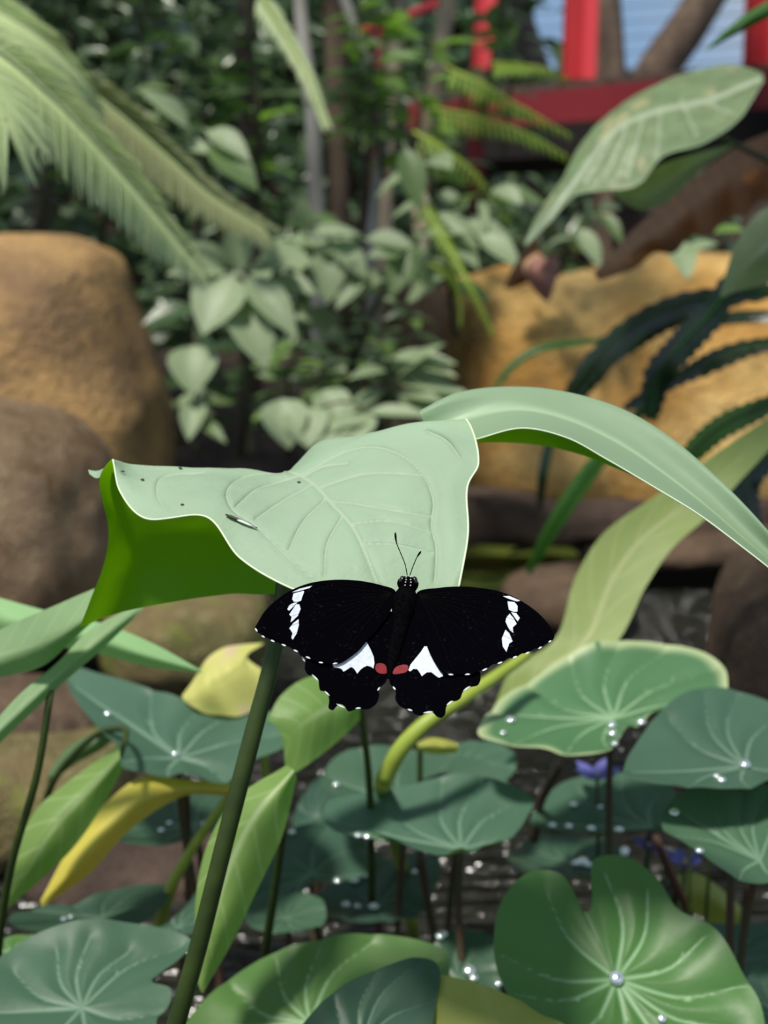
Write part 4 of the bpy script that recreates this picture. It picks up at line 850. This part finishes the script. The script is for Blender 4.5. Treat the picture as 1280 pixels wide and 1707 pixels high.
shrub('dark_shrub', 'dark undergrowth with bright flecks behind the silvery narrow leaves', [[(560,740,2.7),(580,640,2.65),(620,540,2.6)], [(620,740,2.8),(660,600,2.75),(690,500,2.7)], [(500,740,2.7),(480,640,2.65),(500,560,2.6)]], 'mid', 18, .075, tps=['dark', 'bright', 'mid', 'longm'], rad=.007)
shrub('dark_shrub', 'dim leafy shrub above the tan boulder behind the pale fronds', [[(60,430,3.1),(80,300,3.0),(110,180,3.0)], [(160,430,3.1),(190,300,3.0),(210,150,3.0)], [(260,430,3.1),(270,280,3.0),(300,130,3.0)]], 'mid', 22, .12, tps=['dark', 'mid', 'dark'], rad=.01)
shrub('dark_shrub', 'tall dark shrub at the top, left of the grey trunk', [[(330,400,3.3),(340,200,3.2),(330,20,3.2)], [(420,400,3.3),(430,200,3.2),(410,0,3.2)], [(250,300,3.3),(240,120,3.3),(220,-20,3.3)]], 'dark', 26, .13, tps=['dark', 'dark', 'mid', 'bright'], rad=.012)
shrub('leafy_shrub', 'bright green leafy sapling between the brown trunk and the red rail', [[(640,300,2.9),(620,160,2.8),(630,20,2.8)], [(690,320,2.9),(700,180,2.8),(720,60,2.8)], [(600,260,2.9),(590,120,2.8),(600,0,2.8)]], 'bright', 20, .10, tps=['bright', 'mid', 'bright'], rad=.007)
shrub('leafy_shrub', 'sunny shrub of mixed leaves in front of the red post', [[(760,320,3.4),(770,180,3.3),(790,40,3.3)], [(840,260,3.5),(850,140,3.4),(870,20,3.4)], [(800,240,3.4),(820,100,3.3),(840,-30,3.3)]], 'bright', 16, .11, tps=['bright', 'mid', 'long'], rad=.008)
shrub('leafy_shrub', 'scrappy shrub in the shade under the bridge right of the fern', [[(930,460,2.9),(960,400,2.85),(1000,340,2.8)], [(880,460,3.0),(900,400,2.9),(930,330,2.9)]], 'mid', 9, .07, tps=['mid', 'pale', 'dark'], explicit=[('pale',(955,375,2.6),(1005,432,2.55),.8),('mid',(1000,350,2.7),(1040,395,2.65),.8),('pale',(1130,430,2.0),(1185,395,1.95),.8),('bright',(1180,390,2.0),(1235,372,1.95),1.0),('pale',(1120,400,2.1),(1150,440,2.0),.8)], rad=.006)
# ferns
frond('fern_frond', 'yellow-green fern frond hanging before the shaded brown slab', [(700,330,2.2),(740,400,2.15),(780,470,2.1),(822,555,2.1)], 'fern', 26, lambda u: .03 * (1 - u * .55), 60, .003, .3, nz=(.1, -.8, .6))
frond('fern_frond', 'narrow yellow-green frond left of the hanging fern', [(715,440,2.2),(745,455,2.2),(765,490,2.2),(768,540,2.2)], 'fern', 20, lambda u: .018 * (1 - u * .5), 45, .003, .3, nz=(.1, -.8, .6))
frond('fern_frond', 'arching lime fern frond reaching right towards the mottled leaf, upper one', [(740,110,2.6),(800,140,2.55),(870,180,2.5),(950,225,2.5)], 'fern', 20, lambda u: .06 * (1 - u * .7), 58, .004, .45, nz=(.1, -.8, .6))
frond('fern_frond', 'arching lime fern frond crossing the dark gap under the bridge', [(720,180,2.6),(790,195,2.55),(870,220,2.5),(945,260,2.5)], 'fern', 20, lambda u: .065 * (1 - u * .7), 58, .004, .45, nz=(.1, -.8, .6))
frond('fern_frond', 'lime frond drooping left of the dark gap under the bridge', [(690,220,2.5),(740,250,2.45),(790,290,2.4),(850,370,2.4)], 'fern', 20, lambda u: .045 * (1 - u * .6), 58, .004, .4, nz=(.1, -.8, .6))
frond('fern_frond', 'small lime frond in front of the red bridge post', [(820,105,3.0),(860,108,2.95),(910,115,2.9),(945,130,2.9)], 'fern', 20, lambda u: .05 * (1 - u * .6), 58, .004, .4, nz=(.1, -.8, .6))
frond('fern_frond', 'pale whitish fern frond hanging across the grey trunk at the top', [(425,-20,2.3),(470,50,2.3),(510,120,2.3),(545,210,2.3)], 'palefern', 30, lambda u: .04 * (1 - u * .5), 60, .004, .35, nz=(.1, -.9, .4))
# thin trunks
for q, r, mt, lab in (([(498,-40,3.0),(505,60,3.0),(520,180,3.0),(525,280,3.0),(530,380,3.0)], (.016,.018,.02), 'barkg', 'slim pale grey trunk left of the brown one'),
                      ([(556,-40,3.05),(560,80,3.05),(562,220,3.05),(565,390,3.05)], (.028,.027,.027), 'barkb', 'thicker brown trunk at the top centre'),
                      ([(565,-30,2.9),(595,60,2.9),(630,150,2.9),(642,215,2.9),(628,310,2.9),(618,400,2.9)], (.012,.012,.013), 'barkg', 'bent thin grey branch right of the brown trunk'),
                      ([(675,-40,3.1),(665,40,3.1),(655,120,3.1),(640,300,3.1)], (.02,.02,.02), 'barkt', 'pale tan stem crossing the red rail'),
                      ([(752,-40,3.1),(738,60,3.1),(728,120,3.1),(700,320,3.2)], (.022,.02,.02), 'barkt', 'pale tan stem right of the red rail'),
                      ([(640,200,3.2),(625,280,3.2),(620,380,3.2)], (.035,.035,.035), 'barkb', 'stout dark stem under the bent grey branch'),
                      ([(415,-40,3.6),(405,100,3.6),(420,250,3.6),(415,420,3.6)], (.03,.03,.03), 'barkb', 'dark trunk in the shade left of the grey trunk'),
                      ([(60,200,3.4),(70,320,3.4),(65,440,3.4)], (.035,.035,.035), 'barkb', 'dark trunk at far left below the fronds'),
                      ([(1210,-60,5.3),(1150,40,5.3),(1085,140,5.3),(1060,300,5.3)], (.08,.09,.10), 'barkb', 'leaning brown trunk shape standing for a timber roof between the two sky patches beyond the bridge'),  # stands in for a brown timber roof structure, built like a trunk
                      ([(1000,-60,5.75),(1010,60,5.75),(1020,250,5.75)], (.08,.08,.09), 'barkb', 'brown trunk beyond the bridge right of the red post')):
    t = thing('tree_trunk', lab, 'trunk', P(*q[-1])); v, f = ptube(q, list(r), 30, 12); part('trunk', v, f, M[mt], t)
    v, f = ptube([q[-1], (q[-1][0] + 4, q[-1][1] + 260, q[-1][2] + .02)], [r[-1], r[-1] * 1.2], 6, 12); part('trunk_base', v, f, M[mt], t)

# ------------------------------------------------------------------ big leaves at the right
ml = thing('mottled_leaf', 'large mottled grey-green leaf with pale ribs in front of the red bridge', 'leaf', P(1300, 260, 1.5))
mo, G = strip_leaf('leaf_blade', [
  [(1272,122,1.42),(1225,108,1.44),(1150,120,1.45),(1075,150,1.45),(1015,190,1.44),(968,240,1.42),(935,300,1.40),(895,358,1.38),(872,408,1.36)],
  [(1272,128,1.40),(1220,150,1.40),(1150,165,1.40),(1085,185,1.40),(1025,215,1.40),(985,260,1.39),(945,312,1.38),(905,362,1.37),(874,408,1.36)],
  [(1272,135,1.38),(1225,205,1.36),(1165,242,1.35),(1105,260,1.35),(1060,310,1.35),(1000,318,1.36),(960,325,1.37),(918,368,1.37),(876,410,1.36)]], M['mottled'], ml, nu=80, nv=30, mid=.42,
  veins=[[(1265,130),(1180,165),(1090,185),(1025,215),(960,300),(880,400)],[(1135,165),(1150,200),(1162,228)],[(1100,180),(1098,220),(1094,265)],[(1072,192),(1062,235),(1045,295)],[(1045,205),(1030,250),(1005,300)],[(1020,225),(1005,255),(975,305)],[(1180,168),(1200,180),(1225,190)]], vscale=160.0, groove=.002); flipcheck(mo, (0, -1, .4))
v, f = tube([Vector(p) for p in G[:, -1]], .0009, 6); part('leaf_margin', v, f, M['shrubp'], mo)
lb, _ = strip_leaf('leaf_lobe', [[(1225,238,1.44),(1150,258,1.43),(1100,275,1.42),(1055,300,1.42),(1020,322,1.42)], [(1215,248,1.43),(1150,280,1.41),(1110,310,1.41),(1075,330,1.41),(1030,330,1.42)], [(1210,252,1.43),(1160,290,1.42),(1110,335,1.42),(1070,350,1.42),(1035,336,1.42)]], M['mottled'], ml, nu=40, nv=16); flipcheck(lb, (0, -1, .4))
v, f = ptube([(1190,222,1.43),(1240,248,1.45),(1320,285,1.5)], [.0035, .004], 12, 8); part('leaf_stalk', v, f, M['twig'], ml)
strip_thing('dead_leaf', 'long dead brown leaf slung below the mottled leaf at upper right', [
  [(1330,205,1.64),(1240,238,1.62),(1170,285,1.60),(1110,338,1.58),(1050,388,1.56),(990,455,1.54)], [(1330,262,1.60),(1250,290,1.585),(1180,332,1.57),(1125,375,1.555),(1060,415,1.545),(992,460,1.54)], [(1330,318,1.60),(1295,336,1.59),(1268,334,1.595),(1240,362,1.575),(1215,360,1.585),(1180,394,1.56),(1155,392,1.57),(1120,424,1.545),(1095,420,1.555),(1060,446,1.54),(1000,468,1.54)]], 'dead', [(1325,262,1.58),(1500,200,1.7)], 'twig', up=(0, -1, .3))
strip_thing('mottled_leaf', 'pale mottled leaf entering from the right edge below the dead leaf', [
  [(1330,330,1.2),(1270,350,1.2),(1230,400,1.2),(1205,470,1.2),(1200,492,1.2)], [(1330,400,1.18),(1290,410,1.18),(1250,440,1.19),(1215,478,1.2),(1202,494,1.2)], [(1330,460,1.2),(1300,465,1.2),(1260,478,1.2),(1220,488,1.2),(1204,496,1.2)]], 'mottled', [(1325,400,1.2),(1450,380,1.25)], up=(0, -1, .4))
strip_thing('dead_leaf', 'small curled pinkish dead leaf hanging before the golden rock', [
  [(895,420,2.0),(872,440,2.0),(880,470,2.0),(905,500,2.0)], [(910,430,1.96),(895,450,1.95),(900,475,1.96),(910,502,2.0)], [(930,425,2.0),(930,450,2.0),(925,475,2.0),(915,504,2.0)]], 'deadp', [(905,428,1.99),(900,380,2.0),(930,310,2.05)], 'twig', (.003, .003), up=(0, -1, .2))
strip_thing('dead_leaf', 'dark shrivelled leaf left of the pinkish one', [
  [(885,400,2.05),(865,430,2.05),(850,455,2.05),(840,478,2.05)], [(895,410,2.02),(880,440,2.02),(868,462,2.02),(845,480,2.05)], [(905,420,2.05),(895,450,2.05),(880,470,2.05),(850,482,2.05)]], 'dead', [(892,408,2.05),(900,370,2.05),(925,330,2.08)], 'twig', (.003, .003), up=(0, -1, .2))
strip_thing('strap_leaf', 'green pointed leaf tip across the sky patch at the top right', [
  [(1300,-10,1.3),(1240,25,1.3),(1175,82,1.3)], [(1300,8,1.3),(1240,38,1.29),(1176,84,1.3)], [(1300,20,1.3),(1245,48,1.3),(1178,84,1.3)]], 'strapg', None, up=(0, -1, .2))
# arching dark fronds
def strap(label, path, w, mat='strap', jag=.3, nz=(0, -.8, .6)):
    S = resample([P(x, y, d) for x, y, d in path], 60); t = thing('strap_leaf', label, 'frond', Vector(S[0]), 'dark arching fronds'); V = []; L = []; Z = Vector(nz).normalized()
    for i in range(60):
        p = Vector(S[i]); T = (Vector(S[min(i + 1, 59)]) - Vector(S[max(i - 1, 0)])).normalized(); s_ = T.cross(Z).normalized(); u = i / 59
        hw = w * (math.sin(math.pi * (.08 + .86 * u)) ** .6) * (1 + jag * (abs((u * 15) % 1 - .5) * 2 - .5))
        for j in (-2, -1, 0, 1, 2): V.append(p + s_ * hw * j / 2 - Z * abs(j) * hw * .14); L.append((u, j / 2, abs(j) * .2))
    o = part('leaf_blade', V, grid_faces(60, 5), M[mat], t, L); flipcheck(o, (0, -.5, 1))
    v, f = tube([Vector(q) + Z * .001 for q in S], list(np.linspace(w * .09, w * .03, 60)), 6); part('midrib', v, f, M['strapg'] if mat == 'strap' else M['stem'], o)
    return t
strap('thick dark jagged frond arching across the golden rock from the right edge', [(1340,478,1.45),(1230,488,1.5),(1130,505,1.55),(1050,545,1.6),(990,600,1.65),(940,670,1.7)], .020)
strap('second dark frond just below the thick jagged one', [(1180,520,1.6),(1110,540,1.62),(1050,575,1.65),(1000,620,1.7),(960,672,1.72)], .012)
strap('dark leathery frond hanging steeply from the mottled right-edge leaf', [(1225,455,1.4),(1190,515,1.42),(1140,570,1.45),(1100,620,1.48),(1085,700,1.5)], .020)
strap('slim dark frond running to the right edge above the moss frond', [(1330,565,1.45),(1240,580,1.48),(1170,608,1.5),(1100,645,1.55),(1040,680,1.58)], .015)
strap('thin green frond curving left over the golden rock', [(1010,566,1.8),(960,570,1.8),(900,580,1.8),(855,608,1.8),(822,650,1.8)], .007, 'strapg')
strap('green mossy frond rising to the right edge beside the lime leaf', [(1340,650,1.25),(1260,682,1.28),(1200,712,1.3),(1155,752,1.32),(1120,800,1.34)], .014, 'strapg')
strap('dark frond hanging down under the arched leaf left of the lime leaf', [(1090,660,1.6),(1010,750,1.6),(965,810,1.62),(920,880,1.65),(880,955,1.7)], .012, 'strapg')
strap('dark frond hanging at the right edge behind the arched leaf', [(1340,730,1.2),(1280,760,1.2),(1245,800,1.2),(1250,860,1.2),(1275,935,1.2)], .014)
strap('narrow dark frond hanging just under the left end of the arched leaf', [(930,680,1.7),(915,740,1.7),(905,790,1.7),(900,850,1.72)], .007)
strap('wet glossy dark frond along the right edge catching the sky', [(1340,530,1.6),(1270,525,1.62),(1200,530,1.65),(1130,545,1.68)], .012)

# ------------------------------------------------------------------ red bridge
br = thing('footbridge', 'red painted footbridge with cable railing behind the mottled leaf', 'bridge', P(1290, 240, 4.7))
def D(x): return 5.2 - (x - 700) / 700 * .9
def bb(name, a, b, w, h, mat):
    v, f = bar(a, b, w, h); return part(name, v, f, M[mat], br, smooth=False)
bb('beam', P(690,212,D(690)), P(1420,150,D(1420)), .10, .17, 'reddk')
for k in range(9):
    a = 700 + k * 82; bb('deck_board', P(a, 168 - (a-700)*.085, D(a)), P(a + 78, 168 - (a+78-700)*.085, D(a + 78)), .12, .03, 'deck')
bb('underside_beam', P(690,262,D(690) + .1), P(1420,222,D(1420) + .1), .5, .12, 'under')
for x0, mt, w in ((952, 'red', .07), (980, 'redl', .05), (1258, 'red', .07), (1290, 'redl', .05), (812, 'redl', .05), (800, 'red', .06)):
    bot = 150 - (x0 - 700) * .075 if x0 > 900 else 112; v, f = bar(P(x0, bot + 6, D(x0) - .03), P(x0 + 10, -140, D(x0) - .03), w, w, Vector((0, 1, 0))); part('post', v, f, M[mt], br, smooth=False)
for k in range(8):
    y = 118 - k * 26
    v, f = tube([P(830, y + 12, D(830)), P(1420, y - 30, D(1420))], .0017, 6); part('cable', v, f, M['wire'], br)
rl = thing('stair_rail', 'sloping red handrail glimpsed between the tan stems at the top', 'handrail', P(610, 50, 4.2))
v, f = tube([P(600,54,4.2), P(660,34,4.2), P(730,6,4.2)], .016, 10); part('rail', v, f, M['redl'], rl)
v, f = tube([P(628,44,4.2), P(634,140,4.2), P(640,330,4.25)], .018, 10); part('post', v, f, M['reddk'], rl)
v, f = tube([P(790,120,4.3), P(792,170,4.3), P(795,400,4.35)], .03, 10); part('post', v, f, M['reddk'], rl)

# ------------------------------------------------------------------ hedge mass behind everything
def mass(name, label, n, box, size, mat, cat='foliage', keep=None):
    V = []; F = []; L = []
    for k in range(n):
        for _ in range(20):
            c = Vector((rnd.uniform(*box[0]), rnd.uniform(*box[1]), rnd.uniform(*box[2])))
            if keep is None or keep(c): break
        else: continue
        y = Vector((rnd.gauss(0, 1), rnd.gauss(-.3, .6), rnd.gauss(-.3, .5))).normalized(); z = Vector((rnd.gauss(0, .5), -.5 + rnd.gauss(0, .4), .8)); l = size * rnd.uniform(.6, 1.5); m = frame_mat(c, y, z, l * .42, l, l); b = len(V)
        for q in ((0,0,0),(-.38,.35,.05),(0,.4,-.04),(.38,.35,.05),(-.3,.7,-.02),(0,.72,-.1),(.3,.7,-.02),(0,1,-.22)): V.append(m @ Vector(q)); L.append((q[1], q[0] * 2, abs(q[0]) * .6))
        F += [(b, b+2, b+1), (b, b+3, b+2), (b+1, b+2, b+5, b+4), (b+2, b+3, b+6, b+5), (b+4, b+5, b+7), (b+5, b+6, b+7)]
    return solo(name, V, F, M[mat], label, cat, kind='stuff', leaf=L)
def keep_a(c): x, y = px(c); return not (x > 700 and y < 330)
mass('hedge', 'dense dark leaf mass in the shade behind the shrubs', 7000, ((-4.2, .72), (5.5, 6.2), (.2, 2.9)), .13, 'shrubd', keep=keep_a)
def keep_b(c):
    x, y = px(c)
    if x > 1000 and y < 170: return False
    if x > 860 and y < 170: return rnd.random() < .25
    return True
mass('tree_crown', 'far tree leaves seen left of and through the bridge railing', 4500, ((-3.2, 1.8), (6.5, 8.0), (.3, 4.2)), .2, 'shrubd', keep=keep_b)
# unseen leaf canopy added overhead to shade and dapple the planting, with gaps for sunlit parts
def shadow(c, z): return c - SUNDIR * ((c.z - z) / SUNDIR.z)
def keep_c(c):
    x, y = px(c)
    if c.y > .25 and y > -60: return False
    a = shadow(c, .65); b = shadow(c, 1.05)
    if a.y < .80 and abs(a.x) < .45: return False
    if b.x < -.02 and b.y < 1.75: return False
    if b.x < -.2 and b.y < 2.7: return False
    if .05 < b.x < .5 and 1.15 < b.y < 1.65: return False
    if .05 < a.x < .45 and a.y < 1.1: return False
    nz = noise.noise(Vector((c.x * 2.6, c.y * 2.6, 4)))
    if 1.5 < a.y < 3.6: return nz < -.33
    if a.y < 1.5: return nz < -.02
    return nz < -.05
mass('added_shade_canopy', 'added out-of-view leaf canopy that shades and dapples the pond planting from above', 3600, ((-3.2, 2.6), (-.6, 4.0), (2.0, 3.2)), .2, 'shrubd', keep=keep_c)
